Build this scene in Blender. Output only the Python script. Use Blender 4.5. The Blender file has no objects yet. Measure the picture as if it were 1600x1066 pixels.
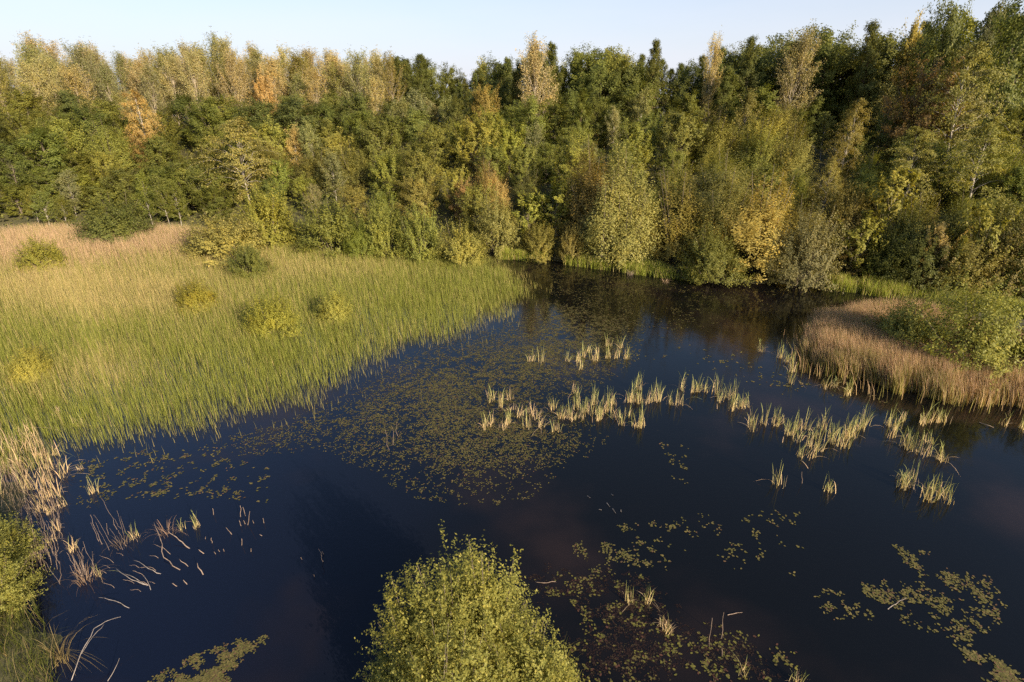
import bpy, math, random
import numpy as np
from mathutils import Vector

R = math.radians
SC = bpy.context.scene
COL = SC.collection

# ------------------------------------------------------------------ camera
CAM_H, PITCH, FOC, CX, CY = 15.0, R(23.0), 889.0, 800.0, 533.0
cam_data = bpy.data.cameras.new('camera')
cam_data.sensor_width = 36.0
cam_data.lens = FOC / 1600 * 36
cam_data.clip_start, cam_data.clip_end = 0.1, 9000
cam = bpy.data.objects.new('camera', cam_data)
COL.objects.link(cam)
cam.location = (0, 0, CAM_H)
cam.rotation_euler = (R(90) - PITCH, 0, 0)
SC.camera = cam

# ------------------------------------------------------------------ world, sun, exposure
SUN_DIR = Vector((0.72, -0.90, 0)).normalized()        # horizontal direction towards the sun
SUN_EL = R(21)
w = bpy.data.worlds.new('World')
SC.world = w
w.use_nodes = True
nt = w.node_tree
nt.nodes.clear()
out = nt.nodes.new('ShaderNodeOutputWorld')
bg = nt.nodes.new('ShaderNodeBackground')
sky = nt.nodes.new('ShaderNodeTexSky')
sky.sky_type = 'NISHITA'
sky.sun_disc = False
sky.sun_elevation = SUN_EL
sky.sun_rotation = math.atan2(SUN_DIR.x, SUN_DIR.y)
sky.altitude = 50
sky.air_density, sky.dust_density, sky.ozone_density = 1.0, 2.0, 3.0
bg.inputs['Strength'].default_value = 0.09
# thin high cloud: a whitish veil, thicker along the slant towards the horizon
tcw = nt.nodes.new('ShaderNodeTexCoord')
sep = nt.nodes.new('ShaderNodeSeparateXYZ'); nt.links.new(tcw.outputs['Generated'], sep.inputs[0])
mr = nt.nodes.new('ShaderNodeMapRange'); mr.interpolation_type = 'SMOOTHSTEP'
for i_, v_ in enumerate((0.0, 0.36, 0.72, 0.03)): mr.inputs[i_ + 1].default_value = v_
nt.links.new(sep.outputs[2], mr.inputs[0])
mpw = nt.nodes.new('ShaderNodeMapping'); mpw.inputs['Scale'].default_value = (1.2, 2.5, 7)
nt.links.new(tcw.outputs['Generated'], mpw.inputs[0])
nzw = nt.nodes.new('ShaderNodeTexNoise'); nzw.inputs['Scale'].default_value = 2.0; nzw.inputs['Detail'].default_value = 5
nt.links.new(mpw.outputs[0], nzw.inputs['Vector'])
mw = nt.nodes.new('ShaderNodeMath'); mw.operation = 'MULTIPLY_ADD'; mw.inputs[1].default_value = .5; mw.inputs[2].default_value = .75
nt.links.new(nzw.outputs['Fac'], mw.inputs[0])
mf = nt.nodes.new('ShaderNodeMath'); mf.operation = 'MULTIPLY'; mf.use_clamp = True
nt.links.new(mr.outputs[0], mf.inputs[0]); nt.links.new(mw.outputs[0], mf.inputs[1])
mx = nt.nodes.new('ShaderNodeMix'); mx.data_type = 'RGBA'
mx.inputs[7].default_value = (4.95, 4.95, 5.6, 1)
nt.links.new(mf.outputs[0], mx.inputs[0]); nt.links.new(sky.outputs[0], mx.inputs[6])
nt.links.new(mx.outputs[2], bg.inputs[0])
nt.links.new(bg.outputs[0], out.inputs[0])

sun_d = bpy.data.lights.new('sun', 'SUN')
sun_d.energy, sun_d.angle, sun_d.color = 5.0, R(0.5), (1.0, 0.82, 0.58)
sun = bpy.data.objects.new('sun', sun_d)
COL.objects.link(sun)
to_sun = Vector((SUN_DIR.x * math.cos(SUN_EL), SUN_DIR.y * math.cos(SUN_EL), math.sin(SUN_EL)))
sun.rotation_euler = (-to_sun).to_track_quat('-Z', 'Y').to_euler()

SC.view_settings.view_transform = 'Standard'
SC.view_settings.look = 'None'
SC.view_settings.exposure = 1.12
SC.view_settings.gamma = 1.0
SC.view_settings.use_curve_mapping = False
SC.render.engine = 'CYCLES'
SC.cycles.max_bounces = 6
SC.cycles.diffuse_bounces = 3
SC.cycles.glossy_bounces = 2
SC.cycles.transmission_bounces = 3
SC.cycles.use_denoising = False

rng = np.random.default_rng(11)
random.seed(11)

# ------------------------------------------------------------------ layout helpers (photo pixel -> ground point)
SP, CP = math.sin(PITCH), math.cos(PITCH)
def ray(px, py):
    xn, yn = (px - CX) / FOC, (CY - py) / FOC
    return np.array([xn, CP + yn * SP, -SP + yn * CP])
def P(px, py, z=0.0):
    d = ray(px, py)
    t = (z - CAM_H) / d[2]
    return np.array([d[0] * t, d[1] * t, z])
def PXY(pts): return [tuple(P(*p)[:2]) for p in pts]
def proj(x, y, z):
    z = z - CAM_H
    dep = y * CP - z * SP
    dep = np.where(np.abs(dep) < .1, .1, dep)
    return CX + FOC * x / dep, CY - FOC * (y * SP + z * CP) / dep
def at_depth(px, py, y):
    d = ray(px, py)
    t = y / d[1]
    return np.array([d[0] * t, y, CAM_H + d[2] * t])

# ------------------------------------------------------------------ numpy value noise
def vnoise(x, y, seed=0):
    xi, yi = np.floor(x).astype(np.int64), np.floor(y).astype(np.int64)
    fx, fy = x - xi, y - yi
    fx, fy = fx * fx * (3 - 2 * fx), fy * fy * (3 - 2 * fy)
    def h(a, b):
        n = (a * 374761393 + b * 668265263 + seed * 974711) & 0x7fffffff
        n = ((n ^ (n >> 13)) * 1274126177) & 0x7fffffff
        n = (n ^ (n >> 16)) & 0xffff
        return n / 65535.0
    return (h(xi, yi) * (1 - fx) + h(xi + 1, yi) * fx) * (1 - fy) + (h(xi, yi + 1) * (1 - fx) + h(xi + 1, yi + 1) * fx) * fy
def fbm(x, y, seed=0, o=3):
    s, a, t = 0, .5, 0
    for k in range(o):
        s = s + a * vnoise(x * 2 ** k, y * 2 ** k, seed + k); t += a; a *= .5
    return s / t

# ------------------------------------------------------------------ polygons
def inside(x, y, poly):
    r = np.zeros(np.shape(x), bool)
    n = len(poly)
    for i in range(n):
        x0, y0 = poly[i]; x1, y1 = poly[(i + 1) % n]
        c = (y0 > y) != (y1 > y)
        xs = (x1 - x0) * (y - y0) / ((y1 - y0) if y1 != y0 else 1e-9) + x0
        r ^= c & (x < xs)
    return r
def edge_dist(x, y, poly, closed=True):
    d = np.full(np.shape(x), 1e9)
    n = len(poly)
    for i in range(n if closed else n - 1):
        x0, y0 = poly[i]; x1, y1 = poly[(i + 1) % n]
        dx, dy = x1 - x0, y1 - y0
        t = np.clip(((x - x0) * dx + (y - y0) * dy) / (dx * dx + dy * dy + 1e-9), 0, 1)
        d = np.minimum(d, np.hypot(x - x0 - t * dx, y - y0 - t * dy))
    return d

REED_EDGE = [(760, 403), (800, 425), (828, 450), (818, 480), (780, 503), (740, 523), (640, 550), (580, 588), (520, 618), (440, 648), (300, 680), (200, 700), (110, 710)]
WATER = PXY(REED_EDGE) + PXY([(60, 750), (40, 830), (25, 900), (62, 940), (88, 1000), (105, 1066)]) + \
    [(-11, 8.5), (-4.4, 7.8), (-3.9, 11.3), (-2.6, 12.6), (-0.8, 12.9), (1.3, 12.0), (1.9, 9.5), (3, 7), (40, 6), (75, 8), (75, 20)] + \
    PXY([(1640, 640), (1560, 634), (1420, 628), (1330, 598), (1243, 566), (1238, 545), (1262, 518), (1345, 480), (1420, 488), (1470, 490), (1510, 480),
         (1400, 463), (1310, 448), (1200, 444), (1090, 440), (1000, 428), (900, 415), (840, 403)])
LEFT_BED = PXY(REED_EDGE) + PXY([(60, 735), (0, 745), (-140, 760)]) + [(-75, 40), (-80, 60)] + PXY([(-40, 392), (60, 372), (200, 374), (300, 372), (400, 384), (520, 388), (640, 402)])
RIGHT_BED = PXY([(1238, 560), (1243, 545), (1262, 520), (1300, 505), (1350, 482), (1420, 482), (1480, 505), (1540, 540), (1700, 580), (1700, 640), (1640, 640), (1560, 634), (1420, 628), (1330, 598), (1260, 575)])
FOOT = [(-400, 45), (-90, 61), (-57, 66), (-45, 69.5), (-20, 63), (-3, 59.5), (12, 54), (30, 49.5), (36, 45), (50, 39), (75, 28), (110, 8), (400, -150)]
HILL = FOOT + [(9000, -3000), (9000, 9000), (-9000, 9000), (-9000, 45)]
def hill_s(x, y):
    d = edge_dist(x, y, FOOT, closed=False)
    return np.where(inside(x, y, HILL), d, -d)
def zt(x, y):
    x = np.asarray(x, float); y = np.asarray(y, float)
    dw = edge_dist(x, y, WATER)
    win = inside(x, y, WATER)
    z = np.where(win, -np.minimum(1.2, .14 * dw) - .03, .03 + np.minimum(.4, .025 * dw))
    for bed in (LEFT_BED, RIGHT_BED):
        m = inside(x, y, bed) & ~win
        z = np.where(m, np.minimum(z, -.32 + .03 * dw), z)
    s = np.maximum(hill_s(x, y), 0)
    z = z + 11.5 * (1 - np.exp(-(s / 27) ** 1.3)) + np.clip(s / 20, 0, 1) * (fbm(x / 14, y / 14, 5) - .5) * 1.6
    return z

# ------------------------------------------------------------------ mesh helpers
def mesh_np(name, V, F4=None, F3=None, col=None, FN=None, smooth=False):
    """V (n,3); F4 (m,4) quads; F3 (k,3) triangles; FN (j,c) equal n-gons; col (n,3) point colour"""
    me = bpy.data.meshes.new(name)
    parts = [np.asarray(f, np.int64) for f in (F4, F3, FN) if f is not None and len(f)]
    loops = np.concatenate([p.ravel() for p in parts])
    tot = np.concatenate([np.full(len(p), p.shape[1]) for p in parts])
    start = np.concatenate([[0], np.cumsum(tot)[:-1]])
    me.vertices.add(len(V)); me.vertices.foreach_set('co', np.asarray(V, np.float32).ravel())
    me.loops.add(len(loops)); me.loops.foreach_set('vertex_index', loops.astype(np.int32))
    me.polygons.add(len(tot)); me.polygons.foreach_set('loop_start', start.astype(np.int32))
    try: me.polygons.foreach_set('loop_total', tot.astype(np.int32))
    except Exception: pass
    if smooth: me.polygons.foreach_set('use_smooth', np.ones(len(tot), bool))
    if col is not None:
        a = me.color_attributes.new('tint', 'FLOAT_COLOR', 'POINT')
        a.data.foreach_set('color', np.concatenate([col, np.ones((len(col), 1))], 1).astype(np.float32).ravel())
    me.update(calc_edges=True)
    me.validate()
    return me
def obj(name, me, mat=None, parent=None, loc=(0, 0, 0)):
    o = bpy.data.objects.new(name, me)
    COL.objects.link(o)
    o.location = loc
    if mat and not me.materials: me.materials.append(mat)
    if parent: o.parent = parent
    return o
def empty(name, loc, rz=0, sc=(1, 1, 1)):
    o = bpy.data.objects.new(name, None)
    COL.objects.link(o)
    o.empty_display_size = .3
    o.location = loc; o.rotation_euler = (0, 0, rz); o.scale = sc
    return o
def tag(o, label=None, cat=None, group=None, kind=None):
    for k, v in (('label', label), ('category', cat), ('group', group), ('kind', kind)):
        if v: o[k] = v
    return o

def tube(V, F, pts, rad, n=5):
    pts = np.asarray(pts, float); b = len(V)
    for i, p in enumerate(pts):
        d = pts[min(i + 1, len(pts) - 1)] - pts[max(i - 1, 0)]
        d = d / (np.linalg.norm(d) + 1e-9)
        u = np.cross(d, (0, 0, 1) if abs(d[2]) < .9 else (1, 0, 0)); u /= np.linalg.norm(u)
        v = np.cross(d, u)
        for k in range(n):
            a = 2 * math.pi * k / n
            V.append(p + rad[i] * (math.cos(a) * u + math.sin(a) * v))
    for i in range(len(pts) - 1):
        for k in range(n):
            F.append((b + i * n + k, b + i * n + (k + 1) % n, b + (i + 1) * n + (k + 1) % n, b + (i + 1) * n + k))
    # close the far end with one point
    e = len(V); V.append(pts[-1] + (pts[-1] - pts[-2]) * .02)
    t = b + (len(pts) - 1) * n
    for k in range(n): F.append((t + k, t + (k + 1) % n, e, e))
def tube_mesh(name, V, F):
    F = np.array(F)
    tri = F[:, 2] == F[:, 3]
    return mesh_np(name, np.array(V), F[~tri], F[tri][:, :3], smooth=True)

def unit(v): return v / (np.linalg.norm(v, axis=-1, keepdims=True) + 1e-9)
def leaf_mesh(name, C, N, L, W, rg, axis=None, fold=.0):
    """rhombic leaves at C facing N, length L, width W"""
    n = len(C)
    N = unit(N)
    A = rg.normal(size=(n, 3)) if axis is None else axis + rg.normal(size=(n, 3)) * .35
    A = unit(A - (A * N).sum(1, keepdims=True) * N)
    B = np.cross(N, A)
    L = (L * rg.uniform(.7, 1.25, n))[:, None]; Wd = (W * rg.uniform(.75, 1.2, n))[:, None]
    V = np.stack([C - A * L / 2, C + B * Wd / 2 - A * L * .05, C + A * L / 2, C - B * Wd / 2 - A * L * .05], 1).reshape(-1, 3)
    F = np.arange(4 * n).reshape(n, 4)
    return mesh_np(name, V, F)
def blade_mesh(name, B, H, W, lean, c0, c1, rg, lev=3, droop=0.0):
    """upright blades: B (n,3) feet, H heights, lean (n,2) tip offset, colours foot -> tip"""
    n = len(B)
    a = rg.uniform(0, math.pi, n)
    side = np.stack([np.cos(a), np.sin(a), np.zeros(n)], 1)
    V = []; C = []
    ts = np.linspace(0, 1, lev)
    for i, t in enumerate(ts):
        p = B.copy()
        p[:, :2] += lean * (t ** 1.8)[..., None] if np.ndim(t) else lean * t ** 1.8
        hl = np.hypot(lean[:, 0], lean[:, 1]) / (H + 1e-6)
        p[:, 2] += H * (t - droop * hl * t ** 3)
        c = c0 * (1 - t) + c1 * t
        if i < lev - 1:
            wd = (W * (1 - .55 * t) / 2)[:, None]
            V += [p - side * wd, p + side * wd]; C += [c, c]
        else:
            V += [p]; C += [c]
    nv = 2 * (lev - 1) + 1
    V = np.stack(V, 1).reshape(-1, 3); C = np.stack(C, 1).reshape(-1, 3)
    o = (np.arange(n) * nv)[:, None]
    F4 = np.concatenate([o + np.array([[2 * k, 2 * k + 1, 2 * k + 3, 2 * k + 2]]) for k in range(lev - 2)]) if lev > 2 else None
    F3 = o + np.array([[nv - 3, nv - 2, nv - 1]])
    return mesh_np(name, V, F4, F3, col=C)

def joined(name, items):
    """several meshes moved by an offset and made one"""
    V, F4, F3, o = [], [], [], 0
    for me, off in items:
        n = len(me.vertices); v = np.empty(n * 3, np.float32); me.vertices.foreach_get('co', v)
        V.append(v.reshape(-1, 3) + np.array(off))
        tot = np.empty(len(me.polygons), np.int32); me.polygons.foreach_get('loop_total', tot)
        st = np.empty(len(me.polygons), np.int32); me.polygons.foreach_get('loop_start', st)
        li = np.empty(len(me.loops), np.int32); me.loops.foreach_get('vertex_index', li)
        F4.append(li[st[tot == 4][:, None] + np.arange(4)] + o); F3.append(li[st[tot == 3][:, None] + np.arange(3)] + o)
        o += n
        bpy.data.meshes.remove(me)
    return mesh_np(name, np.concatenate(V), np.concatenate(F4), np.concatenate(F3))

# ------------------------------------------------------------------ materials
def newmat(name):
    m = bpy.data.materials.new(name); m.use_nodes = True
    t = m.node_tree; t.nodes.clear()
    o = t.nodes.new('ShaderNodeOutputMaterial')
    return m, t, o
def nd(t, typ, **kw):
    n = t.nodes.new(typ)
    for k, v in kw.items(): setattr(n, k, v)
    return n
def mathn(t, op, a, b=None):
    n = nd(t, 'ShaderNodeMath', operation=op)
    for i, v in enumerate((a, b)):
        if v is None: continue
        if isinstance(v, (int, float)): n.inputs[i].default_value = v
        else: t.links.new(v, n.inputs[i])
    return n.outputs[0]
def mixc(t, fac, a, b, mode='MIX'):
    n = nd(t, 'ShaderNodeMix', data_type='RGBA', blend_type=mode)
    for sock, v in ((n.inputs[0], fac), (n.inputs[6], a), (n.inputs[7], b)):
        if isinstance(v, (int, float)): sock.default_value = v
        elif isinstance(v, tuple): sock.default_value = (*v, 1)
        else: t.links.new(v, sock)
    return n.outputs[2]
def noise(t, scale, vec=None, detail=3, rough=.55):
    n = nd(t, 'ShaderNodeTexNoise')
    n.inputs['Scale'].default_value = scale; n.inputs['Detail'].default_value = detail; n.inputs['Roughness'].default_value = rough
    if vec is not None: t.links.new(vec, n.inputs['Vector'])
    return n.outputs['Fac']
def ramp(t, fac, stops):
    r = nd(t, 'ShaderNodeValToRGB')
    e = r.color_ramp.elements
    while len(e) > 1: e.remove(e[-1])
    e[0].position, e[0].color = stops[0][0], (*stops[0][1], 1)
    for p, c in stops[1:]:
        x = e.new(p); x.color = (*c, 1)
    t.links.new(fac, r.inputs[0])
    return r.outputs[0]
def leafy(t, o, colr, transl=.44, spec=.25, rough=.55):
    p = nd(t, 'ShaderNodeBsdfPrincipled')
    p.inputs['Roughness'].default_value = rough
    p.inputs['Specular IOR Level'].default_value = spec
    t.links.new(colr, p.inputs['Base Color'])
    tr = nd(t, 'ShaderNodeBsdfTranslucent')
    t.links.new(mixc(t, 1.0, colr, (1.15, 1.1, .6), 'MULTIPLY'), tr.inputs['Color'])
    m = nd(t, 'ShaderNodeMixShader'); m.inputs[0].default_value = transl
    t.links.new(p.outputs[0], m.inputs[1]); t.links.new(tr.outputs[0], m.inputs[2])
    t.links.new(m.outputs[0], o.inputs[0])

def mat_leaf():
    m, t, o = newmat('leaf')
    oi = nd(t, 'ShaderNodeObjectInfo'); g = nd(t, 'ShaderNodeNewGeometry'); tc = nd(t, 'ShaderNodeTexCoord')
    v = nd(t, 'ShaderNodeVectorMath', operation='ADD')
    t.links.new(tc.outputs['Object'], v.inputs[0])
    cmb = nd(t, 'ShaderNodeCombineXYZ')
    t.links.new(mathn(t, 'MULTIPLY', oi.outputs['Random'], 57.0), cmb.inputs[0])
    t.links.new(cmb.outputs[0], v.inputs[1])
    n1 = noise(t, .55, v.outputs[0], 2)
    c = oi.outputs['Color']
    # turning leaves in patches of the crown, and single leaves lighter, darker or yellower
    pat = nd(t, 'ShaderNodeMapRange'); pat.inputs[1].default_value = .48; pat.inputs[2].default_value = .72
    t.links.new(n1, pat.inputs[0])
    c2 = mixc(t, 1.0, c, (1.28, 1.16, .82), 'MULTIPLY')
    c = mixc(t, mathn(t, 'MULTIPLY', pat.outputs[0], .65), c, c2)
    rnd = g.outputs['Random Per Island']
    c = mixc(t, 1.0, c, ramp(t, rnd, [(0, (.76, .79, .8)), (.3, (.92, .95, .9)), (.7, (1.08, 1.06, 1)), (.94, (1.22, 1.16, 1.0)), (1, (1.6, 1.4, 1.25))]), 'MULTIPLY')
    leafy(t, o, c)
    return m
def mat_blade(name, transl=.3):
    m, t, o = newmat(name)
    a = nd(t, 'ShaderNodeAttribute', attribute_name='tint'); g = nd(t, 'ShaderNodeNewGeometry')
    c = mixc(t, 1.0, a.outputs['Color'], ramp(t, g.outputs['Random Per Island'], [(0, (.7, .72, .7)), (.5, (1, 1, 1)), (1, (1.3, 1.22, 1.15))]), 'MULTIPLY')
    leafy(t, o, c, transl, .2, .6)
    return m
def mat_bark(name, a, b, sc=3):
    m, t, o = newmat(name)
    tc = nd(t, 'ShaderNodeTexCoord')
    mp = nd(t, 'ShaderNodeMapping'); mp.inputs['Scale'].default_value = (1, 1, .3)
    t.links.new(tc.outputs['Object'], mp.inputs[0])
    p = nd(t, 'ShaderNodeBsdfPrincipled'); p.inputs['Roughness'].default_value = .85
    t.links.new(ramp(t, noise(t, sc, mp.outputs[0], 4), [(.35, a), (.65, b)]), p.inputs['Base Color'])
    t.links.new(p.outputs[0], o.inputs[0])
    return m
def mat_ground():
    m, t, o = newmat('ground')
    tc = nd(t, 'ShaderNodeTexCoord')
    p = nd(t, 'ShaderNodeBsdfPrincipled'); p.inputs['Roughness'].default_value = .95
    c = ramp(t, noise(t, .35, tc.outputs['Object'], 6), [(.3, (.045, .05, .018)), (.5, (.075, .075, .026)), (.7, (.10, .085, .036))])
    c = mixc(t, .5, c, ramp(t, noise(t, 4, tc.outputs['Object'], 5), [(.3, (.03, .03, .012)), (.7, (.09, .075, .035))]))
    t.links.new(c, p.inputs['Base Color'])
    b = nd(t, 'ShaderNodeBump'); b.inputs['Strength'].default_value = .6; b.inputs['Distance'].default_value = .15
    t.links.new(noise(t, 2.5, tc.outputs['Object'], 6), b.inputs['Height']); t.links.new(b.outputs[0], p.inputs['Normal'])
    t.links.new(p.outputs[0], o.inputs[0])
    return m
def mat_water():
    m, t, o = newmat('pond_water')
    tc = nd(t, 'ShaderNodeTexCoord')
    p = nd(t, 'ShaderNodeBsdfPrincipled')
    p.inputs['Roughness'].default_value = .015; p.inputs['IOR'].default_value = 1.333; p.inputs['Specular IOR Level'].default_value = .5
    # sun-angle sky tint painted in: bluish left, near-black right; drifts of brown silt between
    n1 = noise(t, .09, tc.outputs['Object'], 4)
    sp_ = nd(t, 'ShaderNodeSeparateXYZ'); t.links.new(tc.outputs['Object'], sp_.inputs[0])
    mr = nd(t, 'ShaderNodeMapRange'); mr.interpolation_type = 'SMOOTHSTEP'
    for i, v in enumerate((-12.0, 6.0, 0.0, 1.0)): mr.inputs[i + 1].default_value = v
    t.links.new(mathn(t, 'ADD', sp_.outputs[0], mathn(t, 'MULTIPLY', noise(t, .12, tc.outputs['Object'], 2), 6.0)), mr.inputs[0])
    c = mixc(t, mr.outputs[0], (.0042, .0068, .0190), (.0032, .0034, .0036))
    silt = nd(t, 'ShaderNodeMapRange'); silt.interpolation_type = 'SMOOTHSTEP'
    for i, v in enumerate((.48, .68, 0.0, .85)): silt.inputs[i + 1].default_value = v
    t.links.new(n1, silt.inputs[0])
    c = mixc(t, silt.outputs[0], c, (.019, .0120, .0105))
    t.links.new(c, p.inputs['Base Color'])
    b = nd(t, 'ShaderNodeBump'); b.inputs['Strength'].default_value = .12; b.inputs['Distance'].default_value = .02
    mp = nd(t, 'ShaderNodeMapping'); mp.inputs['Scale'].default_value = (1, 2.2, 1); mp.inputs['Rotation'].default_value = (0, 0, .5)
    t.links.new(tc.outputs['Object'], mp.inputs[0])
    t.links.new(noise(t, 3.2, mp.outputs[0], 3), b.inputs['Height']); t.links.new(b.outputs[0], p.inputs['Normal'])
    t.links.new(p.outputs[0], o.inputs[0])
    return m

LEAF = mat_leaf()
REED = mat_blade('reed_blade'); CAT = mat_blade('cattail_blade', .35); PAD = mat_blade('floating_leaf', .1)
BARK = mat_bark('grey_brown_bark', (.07, .055, .04), (.16, .13, .095))
DARKBARK = mat_bark('dark_pine_bark', (.04, .028, .02), (.11, .07, .045))
BIRCH = mat_bark('pale_birch_bark', (.12, .10, .085), (.47, .43, .37), 2.2)
PALEBARK = mat_bark('pale_poplar_bark', (.22, .18, .13), (.42, .36, .27))
DRY = mat_bark('dry_wood', (.12, .088, .068), (.33, .245, .19), 6)
SILVER = mat_bark('bleached_wood', (.15, .13, .115), (.35, .305, .275), 6)

# ------------------------------------------------------------------ ground sheet and water
def axis(lo, hi, step, far):
    a = np.arange(lo, hi + .01, step)
    g = []
    d, p = step, hi
    while p < far: d *= 1.35; p += d; g.append(p)
    h = []
    d, p = step, lo
    while p > -far: d *= 1.35; p -= d; h.append(p)
    return np.array(h[::-1] + list(a) + g)
gx, gy = axis(-130, 110, 1.25, 4000), axis(-14, 150, 1.25, 4000)
X, Y = np.meshgrid(gx, gy)
Z = zt(X, Y)
nx, ny = len(gx), len(gy)
ii = (np.arange(ny - 1)[:, None] * nx + np.arange(nx - 1)[None]).ravel()
tag(obj('ground', mesh_np('ground', np.stack([X, Y, Z], -1).reshape(-1, 3), np.stack([ii, ii + 1, ii + nx + 1, ii + nx], 1), smooth=True), mat_ground()), kind='structure')
wx = [-70, 80]; wy = [4, 72]
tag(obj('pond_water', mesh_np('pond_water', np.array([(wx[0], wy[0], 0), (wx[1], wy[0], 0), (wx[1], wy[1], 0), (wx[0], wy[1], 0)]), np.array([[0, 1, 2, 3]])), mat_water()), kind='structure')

# ------------------------------------------------------------------ tree prototypes
def curve(p0, d, length, n, droop, rg, wob=.06):
    """a limb: starts at p0 along d, gravity bends it by droop (negative lifts it)"""
    t = np.linspace(0, 1, n)[:, None]
    q = p0 + d * length * t
    q[:, 2] -= droop * length * t[:, 0] ** 2
    j = rg.normal(size=(n, 3)) * wob * length; j[0] = 0
    return q + j * t
def profile(kind, u):
    if kind == 'round': return np.sqrt(np.clip(1 - (2 * u - .9) ** 2 / 1.21, 0.02, 1))
    if kind == 'cone': return (1 - u) ** .75 * .95 + .1
    if kind == 'oval': return np.clip(np.sin(math.pi * (u * .86 + .12)), .1, 1) ** .8
    if kind == 'column': return np.clip(np.sin(math.pi * (u * .8 + .16)), .15, 1) ** .5
    if kind == 'vase': return np.clip(.45 + .9 * u - .95 * u ** 3, .12, 1)
def make_tree(name, seed, H=10, base=.2, rmax=2.6, prof='round', nl=34, a0=20, a1=70, droop=.1, tw=5, twl=.4, ta=45, leaves=7000,
              ls=(.22, .13), sig=.22, trunk_r=.13, nw=(1.2, .55, .5), axis=None, lumps=.18, lean=0.0, multi=0, twt=(.3, 1.0)):
    rg = np.random.default_rng(seed)
    V, F = [], []
    n = 9
    tz = np.linspace(0, 1, n)
    ph = rg.uniform(0, 6, 4)
    tx = .02 * H * (np.sin(tz * 4 + ph[0]) - math.sin(ph[0])) + lean * H * tz
    ty = .02 * H * (np.sin(tz * 3.3 + ph[1]) - math.sin(ph[1]))
    TP = np.stack([tx, ty, tz * H * .97 - .25], 1)
    tube(V, F, TP, trunk_r * (1 - tz * .9), 7)
    la = rg.uniform(0, 6.28, 6); lb = rg.uniform(.6, 2.2, 6)
    C, D = [], []          # cluster centres and the direction of their twig
    az = rg.uniform(0, 6)
    for i in range(nl):
        u = (i + rg.uniform(.1, .9)) / nl
        u = u ** .92
        z = H * (base + (1 - base) * u * .97)
        az += 2.4 + rg.normal() * .35
        rad = rmax * profile(prof, u) * (1 + lumps * sum(math.sin(la[k] + az * (k + 1) + lb[k] * u * 5) for k in range(3)) / 1.7) * rg.uniform(.78, 1.08)
        el = R(a0 + (a1 - a0) * u + rg.normal() * 8)
        ln = max(.35, rad / max(.3, math.cos(el)))
        ln = min(ln, rmax * 1.9)
        zs = max(base * H * .7, z - ln * math.sin(el) * .6)
        k = np.interp(zs / (H * .97), tz, np.arange(n)); k0 = int(min(k, n - 2)); p0 = TP[k0] + (TP[k0 + 1] - TP[k0]) * (k - k0)
        d = np.array([math.cos(az) * math.cos(el), math.sin(az) * math.cos(el), math.sin(el)])
        L = curve(p0, d, ln, 5, droop, rg, .035)
        r0 = trunk_r * .42 * (1 - u * .6)
        tube(V, F, L, np.linspace(r0, r0 * .2, 5), 4)
        for q in range(tw):
            t = rg.uniform(*twt) if q else 1.0
            kk = min(t * 4, 3.999); i0 = int(kk); pt = L[i0] + (L[i0 + 1] - L[i0]) * (kk - i0)
            ax = L[i0 + 1] - L[i0]; ax = ax / (np.linalg.norm(ax) + 1e-9)
            s = rg.normal(size=3); s -= ax * (s @ ax); s /= np.linalg.norm(s)
            an = R(ta) * rg.uniform(.5, 1.2) if q else R(8)
            td = ax * math.cos(an) + s * math.sin(an); td[2] += .12
            T = curve(pt, td, ln * twl * rg.uniform(.6, 1.15) * (1.15 - .4 * t), 4, droop * 1.3, rg, .03)
            if q % 2 == 0: tube(V, F, T, np.linspace(r0 * .3, r0 * .08, 4), 3)
            for tt in (.25, .5, .75, 1.0):
                kk = min(tt * 3, 2.999); i1 = int(kk)
                C.append(T[i1] + (T[i1 + 1] - T[i1]) * (kk - i1)); D.append(T[i1 + 1] - T[i1])
    C, D = np.array(C), unit(np.array(D))
    idx = rg.integers(0, len(C), leaves)
    pos = C[idx] + rg.normal(size=(leaves, 3)) * sig * np.array([1, 1, .75]) + D[idx] * rg.uniform(-.25, .25, (leaves, 1)) * rmax * .2
    outw = pos - np.array([np.interp(np.clip(pos[:, 2] * .85, 0, H), TP[:, 2], TP[:, 0]), np.zeros(leaves), pos[:, 2] * .8 + .1 * H]).T
    N = unit(outw) * nw[0] + np.array([0, 0, nw[1]]) + rg.normal(size=(leaves, 3)) * nw[2]
    ax = None
    if axis == 'hang': ax = np.tile([0, 0, -1.0], (leaves, 1))
    if axis == 'twig': ax = D[idx]
    kz = H / np.percentile(pos[:, 2], 99.3); kr = rmax / np.percentile(np.hypot(pos[:, 0], pos[:, 1]), 95)
    k3 = np.array([kr, kr, kz]); pos *= k3
    return tube_mesh(name + '_trunk', np.array(V) * k3, F), leaf_mesh(name + '_crown', pos, N, ls[0], ls[1], rg, ax)
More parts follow.
